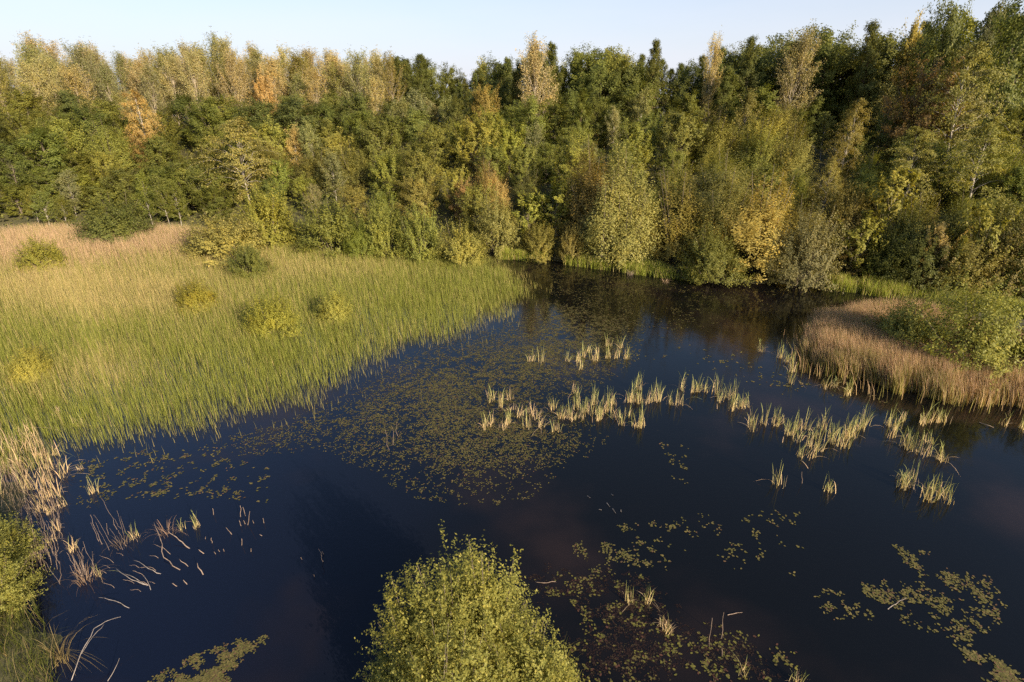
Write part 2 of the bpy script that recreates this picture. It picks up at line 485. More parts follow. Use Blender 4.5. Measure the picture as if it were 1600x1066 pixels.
def make_shrub(name, seed, H=4, rx=2.6, shoots=240, leaves=6000, ls=(.16, .07), sub=3, lumps=.16, up=.5, sig=.07, t0=.58, flat=1.0, nw=(1.15, .45, .5), inner=.12, stems=26, poke=.1):
    """many-stemmed dome: shoots run from the base to a lumpy half ellipsoid"""
    rg = np.random.default_rng(seed)
    V, F = [], []
    C, D = [], []
    lk = rg.normal(size=(7, 3)); lk = unit(lk) * rg.uniform(2, 5, (7, 1)); lp = rg.uniform(0, 6.28, 7)
    for i in range(shoots):
        z = rg.uniform(0.02, 1) ** .8; a = rg.uniform(0, 6.283)
        h = math.sqrt(1 - z * z)
        d = np.array([math.cos(a) * h, math.sin(a) * h, z])
        k = 1 + lumps * np.sin(lk @ d + lp).sum() / 2.2
        e = d * np.array([rx, rx * flat, H]) * k * (rg.uniform(.8, 1.04) if rg.uniform() > poke else rg.uniform(1.02, 1.16))
        e[2] = max(e[2], .12 * H * rg.uniform(.4, 1))
        b = np.array([d[0] * rx * .16, d[1] * rx * .16, -.1]) + rg.normal(size=3) * np.array([.06, .06, 0]) * rx
        m = (b + e) / 2 + np.array([0, 0, .18 * np.linalg.norm(e[:2])]) * up * 1.6
        ts = np.linspace(0, 1, 7)[:, None]
        Q = b * (1 - ts) ** 2 + 2 * m * ts * (1 - ts) + e * ts ** 2
        if i < stems: tube(V, F, Q, np.linspace(.035, .006, 7) * H / 4, 4)
        t = np.linspace(t0, 1, 6)
        for q in t:
            kk = min(q * 6, 5.999); i0 = int(kk); p = Q[i0] + (Q[i0 + 1] - Q[i0]) * (kk - i0)
            dd = unit(Q[i0 + 1] - Q[i0])
            C.append(p); D.append(dd)
        for s in range(sub):
            q = rg.uniform(.5, .95); kk = q * 6; i0 = int(kk); p = Q[i0] + (Q[i0 + 1] - Q[i0]) * (kk - i0)
            dd = unit(unit(Q[i0 + 1] - Q[i0]) + rg.normal(size=3) * .5 + np.array([0, 0, up]))
            ln = .16 * H * rg.uniform(.5, 1.2)
            for q in (.3, .65, 1): C.append(p + dd * ln * q); D.append(dd)
    C, D = np.array(C), np.array(D)
    wgt = np.where(rg.uniform(size=len(C)) < .5, 1, 1); idx = rg.integers(0, len(C), leaves)
    pos = C[idx] + rg.normal(size=(leaves, 3)) * sig + D[idx] * rg.uniform(-.5, .5, (leaves, 1)) * .09 * H
    ni = int(leaves * inner)
    pos[:ni] *= rg.uniform(.55, .9, (ni, 1))
    pos[:, 2] = np.maximum(pos[:, 2], .03)
    N = unit(pos / np.array([rx, rx, H])) * nw[0] + np.array([0, 0, nw[1]]) + rg.normal(size=(leaves, 3)) * nw[2]
    kz = H / np.percentile(pos[:, 2], 98.5); kr = rx / np.percentile(np.hypot(pos[:, 0], pos[:, 1]), 96)
    k3 = np.array([kr, kr, kz]); pos *= k3; V = np.array(V) * k3
    return tube_mesh(name + '_stems', V, F), leaf_mesh(name + '_foliage', pos, N, ls[0], ls[1], rg, D[idx])

SPEC = {
    'oak':     dict(H=10, base=.06, rmax=3.0, prof='round', nl=44, a0=12, a1=70, droop=.08, tw=6, leaves=16000, ls=(.2, .13), sig=.24, lumps=.24),
    'maple':   dict(H=9, base=.04, rmax=2.5, prof='oval', nl=50, a0=34, a1=76, droop=-.14, tw=6, twl=.4, ta=32, leaves=15000, ls=(.21, .11), sig=.12, axis='twig', lumps=.16),
    'pine':    dict(H=11, base=.2, rmax=2.1, prof='cone', nl=52, a0=2, a1=55, droop=-.12, tw=6, twl=.36, ta=46, leaves=15000, ls=(.24, .08), sig=.16, trunk_r=.15, nw=(1.0, .7, .55), lumps=.24),
    'poplar':  dict(H=14, base=.16, rmax=2.5, prof='column', nl=60, a0=55, a1=84, droop=-.06, tw=7, twl=.5, ta=20, leaves=11000, ls=(.17, .11), sig=.17, trunk_r=.15, nw=(.5, .4, 1.0), lumps=.34, twt=(.45, 1.0)),
    'aspen':   dict(H=9, base=.26, rmax=1.8, prof='oval', nl=38, a0=28, a1=72, droop=.02, tw=6, leaves=8000, ls=(.17, .12), sig=.17, trunk_r=.085, nw=(.5, .4, 1.0), lumps=.32),
    'birch':   dict(H=12, base=.16, rmax=2.3, prof='oval', nl=48, a0=35, a1=74, droop=.42, tw=7, twl=.5, ta=40, leaves=14000, ls=(.17, .075), sig=.15, trunk_r=.11, axis='hang', nw=(1.1, .25, .6), lumps=.28),
    'willow':  dict(H=10, base=.02, rmax=2.9, prof='column', nl=58, a0=25, a1=78, droop=.18, tw=7, twl=.42, ta=38, leaves=34000, ls=(.2, .075), sig=.17, trunk_r=.16, lumps=.36, axis='twig'),
    'alder':   dict(H=8, base=.02, rmax=2.7, prof='round', nl=42, a0=18, a1=74, droop=-.04, tw=6, leaves=17500, ls=(.16, .10), sig=.17, lumps=.22),
    'sapling': dict(H=4.5, base=.06, rmax=1.4, prof='vase', nl=30, a0=42, a1=82, droop=-.1, tw=3, twl=.4, ta=28, leaves=3800, ls=(.19, .11), sig=.065, trunk_r=.05, axis='twig', lumps=.2),
}
BARKS = dict(pine=DARKBARK, birch=BIRCH, aspen=BIRCH, poplar=PALEBARK, oak=BARK, maple=BARK, alder=BARK, willow=BARK, sapling=PALEBARK, dome=BARK, shrub=BARK)
PROTO = {}
WLOBES = [(0, 0, 10, 1.9, 17000), (-1.3, -.8, 7.2, 1.6, 9000), (1.3, -.5, 7.6, 1.7, 10000), (.3, -1.5, 5.2, 1.7, 7000), (-1.4, .9, 5.6, 1.6, 6000), (1.5, 1.0, 4.5, 1.5, 5000)]
def proto(sp, v):
    if (sp, v) not in PROTO:
        if sp == 'shrub':
            a, b = make_shrub('shrub', 900 + v, H=4, rx=[2.7, 3.1, 2.5][v], flat=[1, .9, 1.05][v], lumps=[.14, .22, .18][v], leaves=20000, ls=(.14, .075))
        elif sp == 'willow':
            ms = [make_shrub('willow', 970 + k, H=hh, rx=rr, shoots=260, lumps=.24, leaves=nn, ls=(.19, .08), sub=5, sig=.13, stems=26, t0=.4, up=.7, nw=(1.4, .4, .42)) for k, (ox, oy, hh, rr, nn) in enumerate(WLOBES)]
            a, b = joined('willow_trunk', [(m[0], (o[0], o[1], 0)) for m, o in zip(ms, WLOBES)]), joined('willow_crown', [(m[1], (o[0], o[1], 0)) for m, o in zip(ms, WLOBES)])
        elif sp == 'dome':
            a, b = make_shrub('dome', 950 + v, H=8, rx=3.3, shoots=460, lumps=[.26, .34, .22][v], leaves=28000, ls=(.17, .085), sub=4, sig=.11, stems=40, t0=.66, inner=.08, nw=(1.5, .4, .38))
        else:
            a, b = make_tree(sp, hash_seed(sp) + v, **SPEC[sp])
        a.materials.append(BARKS[sp]); b.materials.append(LEAF)
        PROTO[(sp, v)] = (a, b)
    return PROTO[(sp, v)]
def hash_seed(s): return sum(ord(c) * (i + 3) for i, c in enumerate(s))
NOMH = {k: v['H'] for k, v in SPEC.items()}; NOMH['shrub'] = 4; NOMH['dome'] = 8
NOMR = {k: v['rmax'] for k, v in SPEC.items()}; NOMR['shrub'] = 2.8; NOMR['dome'] = 3.3
NV = dict(oak=3, maple=3, pine=3, poplar=3, aspen=2, birch=3, willow=2, alder=2, sapling=3, shrub=3, dome=3)
KIND = dict(oak='broadleaf_tree', maple='maple_tree', pine='pine_tree', poplar='poplar_tree', aspen='aspen_tree', birch='birch_tree', willow='willow_tree', alder='alder_tree', sapling='sapling', dome='willow_tree', shrub='willow_shrub')

HUES = {
    'dark green': (.098, .114, .032), 'deep green': (.110, .128, .032), 'mid green': (.145, .162, .038), 'bright green': (.165, .195, .042),
    'yellow green': (.225, .230, .052), 'olive green': (.190, .180, .052), 'olive brown': (.20, .172, .058), 'pale grey green': (.20, .205, .092),
    'straw yellow': (.315, .285, .142), 'golden yellow': (.31, .265, .07), 'golden orange': (.40, .30, .12), 'russet': (.23, .17, .075),
}
PLANTS = []
def plant(sp, x, y, h, wide=1.0, hue='mid green', label=None, group=None, z=None, shade=None, v=None):
    """wide: width relative to the species' own proportion"""
    v = random.randrange(NV[sp]) if v is None else v
    a, b = proto(sp, v)
    sz = h / NOMH[sp]; sx = sz * wide
    zz = float(zt(x, y)) if z is None else z
    r = empty(KIND[sp], (x, y, zz - .03), random.uniform(0, 6.28), (sx, sx * random.uniform(.92, 1.08), sz))
    woody = sp == 'shrub'
    obj('stems' if woody else 'trunk', a, None, r)
    c = obj('foliage' if woody else 'crown', b, None, r)
    k = random.uniform(.86, 1.16) if shade is None else shade
    q = random.uniform(-.08, .08)
    hc = HUES[hue]
    c.color = (1.2 * hc[0] * k * (1 + q), 1.15 * hc[1] * k, 1.1 * hc[2] * k * random.uniform(.85, 1.15), 1)
    r['category'] = 'shrub' if woody else ('sapling' if sp == 'sapling' else 'tree')
    if label: r['label'] = label
    if group: r['group'] = group
    PLANTS.append(dict(o=r, sp=sp, hue=hue, x=x, y=y, h=h, z=zz, label=label, rad=NOMR[sp] * sx))
    return r
def stand(sp, px, by, ty, wpx=None, hue='mid green', label=None, shade=None, v=None):
    """a plant whose foot shows at (px, by) on the ground and whose top shows at ty"""
    d = ray(px, by)
    t = -CAM_H / d[2]
    for _ in range(30):
        q = d * t; gz = max(0, float(zt(q[0], q[1])))
        t = .5 * t + .5 * (gz - CAM_H) / d[2]
    x, y = d[0] * t, d[1] * t; gz = CAM_H + d[2] * t
    return fit(sp, px, ty, y, wpx, hue, label, shade, v)
def fit(sp, px, ty, y, wpx=None, hue='mid green', label=None, shade=None, v=None):
    """a plant at distance y whose top shows at (px, ty)"""
    q = at_depth(px, ty, y)
    gz = float(zt(q[0], q[1]))
    h = max(1.0, q[2] - gz)
    wide = 1.0
    if wpx:
        dep = q[1] * CP - (gz + h * .5 - CAM_H) * SP
        wide = (wpx / FOC * dep / 2) / (NOMR[sp] * h / NOMH[sp])
        wide = min(2.6, max(.45, wide))
    return plant(sp, q[0], q[1], h, wide, hue, label, shade=shade, v=v)

# ------------------------------------------------------------------ landmark trees and shrubs
stand('shrub', 170, 384, 314, 120, 'dark green', 'dark rounded shrub at the back left of the marsh under white trunks', v=0)
stand('shrub', 55, 426, 374, 78, 'yellow green', 'small yellow green bush among the pink reeds at the far left')
stand('shrub', 333, 406, 341, 140, 'olive green', 'broad pale olive willow bush at the back edge of the reed bed', shade=1.5, v=1)
stand('shrub', 386, 434, 384, 76, 'deep green', 'low dark olive bush standing in the reeds before the broad pale bush')
stand('shrub', 408, 386, 298, 115, 'yellow green', 'tall bright green bush behind the broad pale olive bush', v=2, shade=.9)
stand('shrub', 512, 396, 312, 118, 'deep green', 'dark green bush left of centre behind the reed bed', shade=1.25)
stand('shrub', 600, 403, 318, 95, 'mid green', 'rounded green bush in the back row just left of the water inlet', shade=1.25)
stand('shrub', 655, 408, 326, 85, 'mid green', 'green bush squeezed between the rounded bush and the pale waterside bush', shade=1.25)
stand('shrub', 718, 414, 352, 85, 'olive green', 'pale leafy bush at the tip where reed bed meets water', shade=1.35)
stand('shrub', 560, 406, 350, 60, 'bright green', 'small bright green bush at the back edge of the reeds')
stand('shrub', 776, 398, 308, 82, 'olive green', 'olive bush with thin twigs beside the far end of the pond', shade=1.15)
stand('shrub', 838, 404, 350, 62, 'olive green', 'small grey olive bush at the far water edge, left of the pair')
stand('shrub', 893, 408, 355, 55, 'olive green', 'small twiggy bush at the far water edge, right of the pair')
fit('sapling', 829, 300, 61, 62, 'yellow green', 'yellowing sapling with upswept shoots above the far water edge', shade=1.0)
fit('sapling', 872, 285, 61.5, 75, 'yellow green', 'layered sapling with drooping yellow leaves beside the tall pale willow', shade=1.1)
fit('dome', 768, 258, 66, 62, 'golden orange', 'round golden orange tree low on the slope above the olive bush', shade=.85)
fit('alder', 722, 282, 66.5, 40, 'russet', 'small brownish russet tree just left of the round golden one', shade=1.1)
stand('willow', 978, 408, 236, 122, 'olive green', 'tall pale green willow standing at the far water edge', shade=1.3, v=0)
fit('dome', 930, 238, 60, 120, 'olive brown', 'dark olive tree shaded by the tall pale willow', shade=.9)
fit('dome', 1068, 274, 55, 120, 'olive green', 'olive tree turning orange right of the tall pale willow', shade=1.0)
fit('dome', 1140, 255, 60, 130, 'olive green', 'wide olive bush showing behind the waterside olive domes', shade=1.05)
fit('dome', 1205, 280, 51.8, 172, 'golden yellow', 'big rounded yellow olive tree at the water edge right of centre', shade=1.05)
fit('dome', 1140, 290, 53, 120, 'olive green', 'olive domed tree on the left flank of the big yellow olive one', shade=1.0)
stand('shrub', 1122, 440, 362, 112, 'mid green', 'fresh green bush hanging over the dark reflections', v=2)
stand('shrub', 1266, 446, 338, 108, 'pale grey green', 'grey green dome shaped willow bush at the water edge', v=0, shade=.74)
fit('sapling', 1355, 338, 49.5, 70, 'yellow green', 'yellow green sapling of upright shoots right of the grey willow', shade=.8)
fit('sapling', 1402, 264, 54, 85, 'yellow green', 'bushy yellow green young tree above the grass bank at right', shade=.95)
fit('sapling', 1478, 350, 46, 50, 'straw yellow', 'thin young tree with tan leaves above the right grass bank', shade=.8)
fit('sapling', 1546, 315, 45.5, 75, 'yellow green', 'spiky yellow green sapling near the right edge of the slope', shade=.85)
fit('birch', 1560, 185, 55, 110, 'olive green', 'tall birch with a long white trunk at the right side', shade=1.15, v=1)
fit('birch', 1440, 200, 58, 90, 'olive green', 'birch with pale forked stems left of the tall right birch', shade=1.1, v=0)
fit('birch', 1530, 70, 64, 120, 'olive green', 'high birch with a white stem breaking the upper right slope', shade=1.0)
fit('birch', 368, 185, 74, 105, 'olive green', 'weeping birch with pale stems standing left of centre', shade=1.25, v=0)
fit('birch', 205, 142, 86, 62, 'golden orange', 'slender golden orange birch on the left slope', shade=.95, v=1)
fit('alder', 222, 205, 84, 44, 'golden orange', 'small orange tree at the foot of the slender golden birch', shade=.75)
fit('aspen', 455, 198, 83, 30, 'golden orange', 'small orange tree halfway up the slope left of centre', shade=.95)
fit('alder', 408, 112, 104, 40, 'golden orange', 'bright orange tree top just below the left poplars', shade=.9)
fit('alder', 757, 134, 88, 50, 'golden yellow', 'yellow leaved tree high on the slope near the middle', shade=.75)
fit('oak', 930, 148, 84, 70, 'dark green', 'very dark round tree high on the slope right of the middle', shade=.9)
fit('alder', 650, 228, 70, 80, 'olive green', 'tree with bare grey forked trunk showing left of the middle', shade=.95)
fit('alder', 1460, 95, 68, 100, 'russet', 'wide reddish brown tree below the right skyline', shade=.62)
fit('oak', 1492, 0, 74, 66, 'deep green', 'tall leafy tree standing above the right skyline, left of the thin one', shade=1.05)
fit('aspen', 1556, 4, 76, 42, 'pale grey green', 'thin see-through tree standing tall on the right skyline', shade=.7)
fit('oak', 1606, -14, 70, 100, 'dark green', 'tall dark tree cut off by the top right corner')
fit('aspen', 1430, 27, 82, 36, 'golden yellow', 'slim tree with a golden top on the right skyline', shade=1.1)
fit('pine', 1372, 34, 82, 46, 'dark green', 'dark pine poking above the skyline right of centre', shade=1.1)
fit('poplar', 842, 58, 92, 62, 'straw yellow', 'tall pale yellow poplar breaking the middle of the skyline', shade=1.1)
fit('poplar', 1262, 47, 84, 70, 'straw yellow', 'pale poplar on the skyline right of centre', shade=.8)
fit('poplar', 1120, 54, 90, 34, 'straw yellow', 'narrow pale yellow poplar between dark pines on the skyline', shade=1.1)
fit('pine', 655, 86, 102, 40, 'dark green', 'spiky dark conifer at the right end of the poplar row')
fit('pine', 622, 90, 104, 30, 'dark green', 'small spiky conifer just left of the other spiky one')
fit('pine', 1030, 64, 92, 42, 'dark green', 'dark pointed pine, tallest of the middle skyline')
fit('pine', 1182, 58, 88, 44, 'dark green', 'dark pointed pine right of the narrow pale poplar')
for px, ty, y in ((218, 268, 70.5), (248, 275, 69.5), (268, 282, 70), (305, 262, 72), (60, 300, 68), (42, 292, 69.5), (92, 308, 68)):
    fit('aspen', px, ty, y, 34, 'mid green', None)
# right hand peninsula and marsh bushes
stand('shrub', 1560, 590, 456, 165, 'yellow green', 'large yellow green bush behind the brown reeds at the right edge', shade=.9, v=1)
stand('shrub', 1428, 553, 470, 112, 'yellow green', 'middling green bush behind the brown reeds at right', shade=1.0, v=0)
stand('shrub', 1668, 604, 500, 130, 'mid green', 'green bush cut off by the right edge behind the brown reeds')
stand('shrub', 414, 524, 466, 84, 'yellow green', 'pale bush standing alone in the middle of the left reed bed', shade=1.1)
stand('shrub', 520, 503, 455, 64, 'yellow green', 'small pale yellow bush right of the lone marsh bush', shade=1.15)
stand('shrub', 36, 596, 544, 62, 'yellow green', 'low pale yellow bush in the reeds at the left edge', shade=1.1)
stand('shrub', 300, 486, 440, 70, 'yellow green', 'faint low bush hidden in the tan reeds of the left marsh')
# dark brambles along the right bank
for i, (px, by, ty, wp) in enumerate(((1330, 436, 385, 90), (1395, 452, 380, 90), (1450, 458, 375, 110), (1520, 468, 378, 120), (1590, 470, 370, 120), (1425, 430, 335, 90), (1500, 430, 330, 100), (1575, 425, 320, 100), (1340, 400, 300, 80), (1650, 470, 350, 120))):
    stand('shrub', px, by - 16, ty - 6, wp, ['olive brown', 'deep green', 'dark green', 'olive green'][i % 4], None, shade=.85)

# ------------------------------------------------------------------ the wood on the slope
SKY_X = [-150, 0, 30, 60, 85, 100, 130, 200, 270, 330, 380, 450, 520, 585, 620, 640, 660, 690, 760, 800, 840, 880, 1000, 1030, 1060, 1090, 1120, 1150, 1190, 1240, 1280, 1310, 1340, 1370, 1400, 1430, 1465, 1490, 1515, 1550, 1575, 1600, 1750]
SKY_Y = [70, 78, 66, 58, 66, 96, 70, 72, 70, 57, 74, 78, 84, 76, 82, 92, 92, 106, 98, 88, 62, 82, 80, 68, 86, 74, 58, 80, 62, 66, 48, 62, 74, 36, 60, 34, 52, 4, 60, 6, 40, -6, -10]
def skyline(px): return float(np.interp(px, SKY_X, SKY_Y))
WOOD = 'trees of the wood on the slope'
def choose(px, s, py):
    r = random.random()
    if px < 620 and s > 34: return random.choice([('poplar', 'straw yellow'), ('poplar', 'olive green'), ('poplar', 'pale grey green'), ('poplar', 'straw yellow')])
    if px > 600 and s > 36:
        return (('pine', random.choice(['dark green', 'deep green', 'deep green'])) if r < .55 else ('oak', random.choice(['dark green', 'mid green']))) if r < .74 else (('aspen', 'yellow green') if r < .84 else ('oak', 'deep green'))
    if px < 620 and s > 20:
        return ('oak', random.choice(['dark green', 'deep green', 'mid green'])) if r < .66 else (('maple', 'mid green') if r < .85 else ('aspen', 'pale grey green'))
    if px < 420:
        if r < .42: return ('maple', random.choice(['mid green', 'bright green', 'yellow green']))
        if r < .62: return ('aspen', random.choice(['pale grey green', 'mid green']))
        if r < .8: return ('oak', 'deep green')
        return ('dome', random.choice(['olive green', 'yellow green']))
    if px < 1050:
        if s > 24:
            if r < .3: return ('oak', random.choice(['deep green', 'mid green']))
            if r < .72: return ('maple', random.choice(['mid green', 'bright green', 'mid green']))
            if r < .85: return ('aspen', 'pale grey green')
            return ('pine', 'deep green')
        if r < .56: return ('maple', random.choice(['bright green', 'yellow green', 'mid green', 'yellow green']))
        if r < .66: return ('dome', 'olive green')
        if r < .85: return ('alder', random.choice(['olive green', 'mid green']))
        return ('aspen', 'pale grey green')
    if s > 26:
        if r < .3: return ('maple', 'mid green')
        if r < .58: return ('dome', random.choice(['olive brown', 'olive green', 'mid green']))
        if r < .75: return ('oak', 'deep green')
        return ('aspen', random.choice(['pale grey green', 'olive green']))
    if r < .40: return ('dome', random.choice(['olive green', 'yellow green', 'olive green', 'mid green']))
    if r < .55: return ('dome', 'yellow green')
    if r < .74: return ('birch', 'olive green')
    if r < .88: return ('maple', 'mid green')
    return ('oak', 'deep green')
for px, ty, y in ((20, 285, 71), (75, 262, 73.5), (118, 270, 74), (150, 288, 72.5), (190, 262, 75), (130, 238, 79), (285, 246, 75), (330, 262, 73)):
    fit('maple', px, ty, y, 74, random.choice(['mid green', 'yellow green', 'mid green']), None)
pts = []
cand = []
for _ in range(26000):
    cand.append((random.uniform(-175, 100), random.uniform(22, 130)))
ca = np.array(cand)
sa = hill_s(ca[:, 0], ca[:, 1]); za = zt(ca[:, 0], ca[:, 1])
qx, qy = proj(ca[:, 0], ca[:, 1], za + 5)
ok = (sa > 3.0) & (sa < 58) & (qx > -330) & (qx < 1850) & (ca[:, 1] > 22)
taken = [(p['x'], p['y'], min(4.2, p['rad'] * .95) * (1.5 if p['sp'] in ('dome', 'willow') else 1)) for p in PLANTS]
for (x, y), s, z, o_, px in zip(cand, sa, za, ok, qx):
    if not o_: continue
    gap = 3.75 + .008 * s if s < 38 else 3.5
    if not -60 < px < 1660: gap = 5.5
    if any((x - a) ** 2 + (y - b) ** 2 < max(gap, g if k else 0) ** 2 if k == 0 else (x - a) ** 2 + (y - b) ** 2 < (1.0 + g * .6) ** 2 for a, b, g, k in [(a, b, g, 1) for a, b, g in taken] + [(a, b, 0, 0) for a, b in pts]): continue
    pts.append((x, y))
    sp, hue = choose(px, s, 0)
    h = {'oak': 7.0, 'maple': 6.2, 'pine': 9, 'poplar': 12.5, 'aspen': 7.2, 'birch': 8.8, 'alder': 5.8, 'dome': 5.6}[sp] * random.uniform(.75, 1.2)
    if s < 8: h *= .8
    elif s < 16: h *= .92
    qxx, _ = proj(x, y, z + h)
    top = at_depth(float(qxx), skyline(float(qxx)), y)[2]          # skyline height at that distance
    if s > 38 and sp in ('poplar', 'pine', 'oak', 'aspen'):
        h = top - z - random.uniform(-.6, 3.0)
        h = max(6, min(18, h))
    else: h = min(h, top - z - 1.0)
    if h < 3: continue
    wide = random.uniform(1.2, 1.6) if sp in ('oak', 'maple', 'alder', 'dome') else random.uniform(1.0, 1.3)
    if s > 38 and sp in ('oak', 'pine'): wide *= .82
    if sp == 'poplar': wide *= 1.1
    if sp == 'pine': wide *= 1.0
    plant(sp, x, y, h, wide, hue, None)

# every tree without a name of its own is told apart by kind, colour, band of the slope and order from the left
ORD = 'first second third fourth fifth sixth seventh eighth ninth tenth eleventh twelfth thirteenth fourteenth fifteenth sixteenth seventeenth eighteenth nineteenth twentieth'.split()
TENS = 'x x twenty thirty forty fifty sixty seventy eighty ninety'.split()
def ordinal(i):
    if i < 20: return ORD[i]
    t, u = divmod(i + 1, 10)
    return TENS[t][:-1] + 'ieth' if u == 0 else TENS[t] + '-' + ORD[u - 1]
WORD = dict(oak='broad leafy tree', maple='upswept leafy tree', pine='pine', poplar='thin poplar', aspen='slim aspen', birch='birch', alder='bushy tree', dome='domed willow', shrub='bramble bush', sapling='sapling')
BANDS = [(9, 'at the foot of the slope'), (20, 'low on the slope'), (31, 'halfway up the slope'), (41, 'high on the slope'), (999, 'on the skyline ridge')]
buckets = {}
for p in PLANTS:
    if p['label']: continue
    s = float(hill_s(np.array([p['x']]), np.array([p['y']]))[0])
    qpx = float(proj(p['x'], p['y'], p['z'] + p['h'] * .6)[0])
    if not -60 < qpx < 1660:
        side = 'left' if qpx < 0 else 'right'
        buckets.setdefault((p['hue'], p['sp'], f'beyond the {side} edge'), []).append(p)
        continue
    b = next(t for m, t in BANDS if s < m)
    buckets.setdefault((p['hue'], p['sp'], b), []).append(p)
for (hue, sp, b), L in buckets.items():
    L.sort(key=lambda p: float(proj(p['x'], p['y'], p['z'] + p['h'] * .6)[0]))
    for i, p in enumerate(L):
        p['o']['group'] = WOOD if sp != 'shrub' else 'bramble bushes on the right bank'
        if len(L) == 1: t = f'the only {hue} {WORD[sp]} {b}'
        else: t = f'{hue} {WORD[sp]} {b}, {ordinal(i)} such from the left'
        p['o']['label'] = t

# ------------------------------------------------------------------ undergrowth on the slope
n = 115000
ux, uy = rng.uniform(-150, 90, n), rng.uniform(28, 118, n)
us = hill_s(ux, uy)
k = (us > .3) & (us < 52) & (rng.uniform(size=n) < np.clip(fbm(ux / 3, uy / 3, 21) * 1.7 - .25, .45, 1))
ux, uy = ux[k], uy[k]
uz = zt(ux, uy) + rng.uniform(0, 1, len(ux)) ** 1.5 * (.5 + 2.2 * vnoise(ux / 2.2, uy / 2.2, 8))
um = leaf_mesh('undergrowth', np.stack([ux, uy, uz], 1), np.array([0, -.5, .8]) + rng.normal(size=(len(ux), 3)) * .6, .42, .24, rng)
u = tag(obj('undergrowth', um, LEAF), 'tangled low brambles covering the ground between the trees', 'undergrowth', kind='stuff')
u.color = (.15, .155, .042, 1)

# ------------------------------------------------------------------ reed beds
def scatter(poly, n, rg):
    p = np.array(poly); lo, hi = p.min(0), p.max(0)
    x, y = rg.uniform(lo[0], hi[0], n), rg.uniform(lo[1], hi[1], n)
    k = inside(x, y, poly)
    return x[k], y[k]
def mix(a, b, f): return np.asarray(a) * (1 - f[:, None]) + np.asarray(b) * f[:, None]
def blob(px, py, cx, cy, rx, ry): return np.exp(-((px - cx) / rx) ** 2 - ((py - cy) / ry) ** 2)
LEFT_WIDE = PXY([(800, 400), (840, 425), (880, 450), (860, 490), (800, 530), (700, 562), (640, 590), (560, 640), (480, 680), (330, 715), (200, 730), (110, 725)]) + LEFT_BED[len(REED_EDGE):]
x, y = scatter(LEFT_WIDE, 560000, rng)
px, py = proj(x, y, 0 * x)
ed = edge_dist(x, y, PXY(REED_EDGE), closed=False)
ed = np.where(inside(x, y, LEFT_BED), ed, -ed)
rag = ed + (fbm(x / 2.2, y / 2.2, 30) - .5) * 3.0 + (vnoise(x / .7, y / .7, 29) - .5) * 1.2
clump = fbm(x / 1.1, y / 1.1, 31)
keep = rng.uniform(size=len(x)) < np.clip(rag / 3.2 + .22, 0.012 * (ed > -2), 1) * np.clip(.68 + .4 * clump, 0, 1) * .85
ed = np.maximum(rag, 0)
x, y, px, py, ed, clump = x[keep], y[keep], px[keep], py[keep], ed[keep], clump[keep]
big = fbm(x / 7, y / 5, 33)
tan = np.clip(1.1 * blob(px, py, 130, 470, 260, 42) + .65 * blob(px, py, 420, 420, 200, 26) + .4 * blob(px, py, 60, 610, 130, 36) + .5 * blob(px, py, 170, 580, 70, 30) + (big - .5) * .5, 0, 1)
pink = np.clip(1.3 * blob(px, py, 20, 402, 210, 32) + 1.2 * blob(px, py, 225, 390, 130, 20), 0, 1)
dead = np.clip((rng.uniform(size=len(x)) < .06 + .8 * tan) * rng.uniform(.5, 1, len(x)), 0, 1)
H = rng.uniform(.7, 1.2, len(x)) * (1 + .1 * tan + .75 * pink) * np.clip(.62 + ed / 7, .6, 1.1) * .88
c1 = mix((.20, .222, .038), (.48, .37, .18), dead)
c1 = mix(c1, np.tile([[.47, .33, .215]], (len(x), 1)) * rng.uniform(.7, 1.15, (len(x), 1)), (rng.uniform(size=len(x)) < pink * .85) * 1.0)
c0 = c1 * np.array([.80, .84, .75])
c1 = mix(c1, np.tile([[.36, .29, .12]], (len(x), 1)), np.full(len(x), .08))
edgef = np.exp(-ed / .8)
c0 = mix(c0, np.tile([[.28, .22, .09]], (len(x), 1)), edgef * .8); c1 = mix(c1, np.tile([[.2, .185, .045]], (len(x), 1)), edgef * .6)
wind = np.array([-.12, .1])
lean = wind * H[:, None] + rng.normal(size=(len(x), 2)) * .10 * H[:, None]
B = np.stack([x, y, np.maximum(zt(x, y), -.05) - .02], 1)
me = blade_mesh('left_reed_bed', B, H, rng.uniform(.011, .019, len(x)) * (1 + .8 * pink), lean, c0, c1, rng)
tag(obj('rush_bed', me, REED), 'broad green and tan rush bed filling the left side of the pond', 'reeds', kind='stuff')
print('LEFT blades', len(x))

RIGHT_WIDE = PXY([(1205, 560), (1225, 530), (1262, 512), (1300, 507), (1350, 498), (1420, 498), (1480, 512), (1540, 540), (1700, 580), (1700, 660), (1560, 650), (1420, 645), (1310, 612), (1240, 588)])
x, y = scatter(RIGHT_WIDE, 300000, rng)
px, py = proj(x, y, 0 * x)
ed = edge_dist(x, y, WATER)
ed = np.where(inside(x, y, WATER), -ed, ed)
ed = ed + (fbm(x / 1.7, y / 1.7, 40) - .6) * 2.8 + (vnoise(x / .5, y / .5, 43) - .5) * .8
clump = fbm(x / .8, y / .8, 41)
keep = rng.uniform(size=len(x)) < np.clip(ed / 1.3 + .18, .006, 1) * np.clip(.3 + clump, 0, 1) * .85
ed = np.maximum(ed, 0)
x, y, ed, clump, px = x[keep], y[keep], ed[keep], clump[keep], px[keep]
print('RIGHT blades', len(x))
g = np.clip((rng.uniform(size=len(x)) < .22 + .35 * (fbm(x / 2.5, y / 2.5, 44) > .56)) * 1.0, 0, 1)
H = rng.uniform(1.2, 1.9, len(x)) * np.clip(.75 + ed / 5, .7, 1.05)
c1 = mix((.46, .31, .205), (.21, .21, .06), g * .8); c0 = mix((.30, .22, .10), (.22, .20, .05), g)
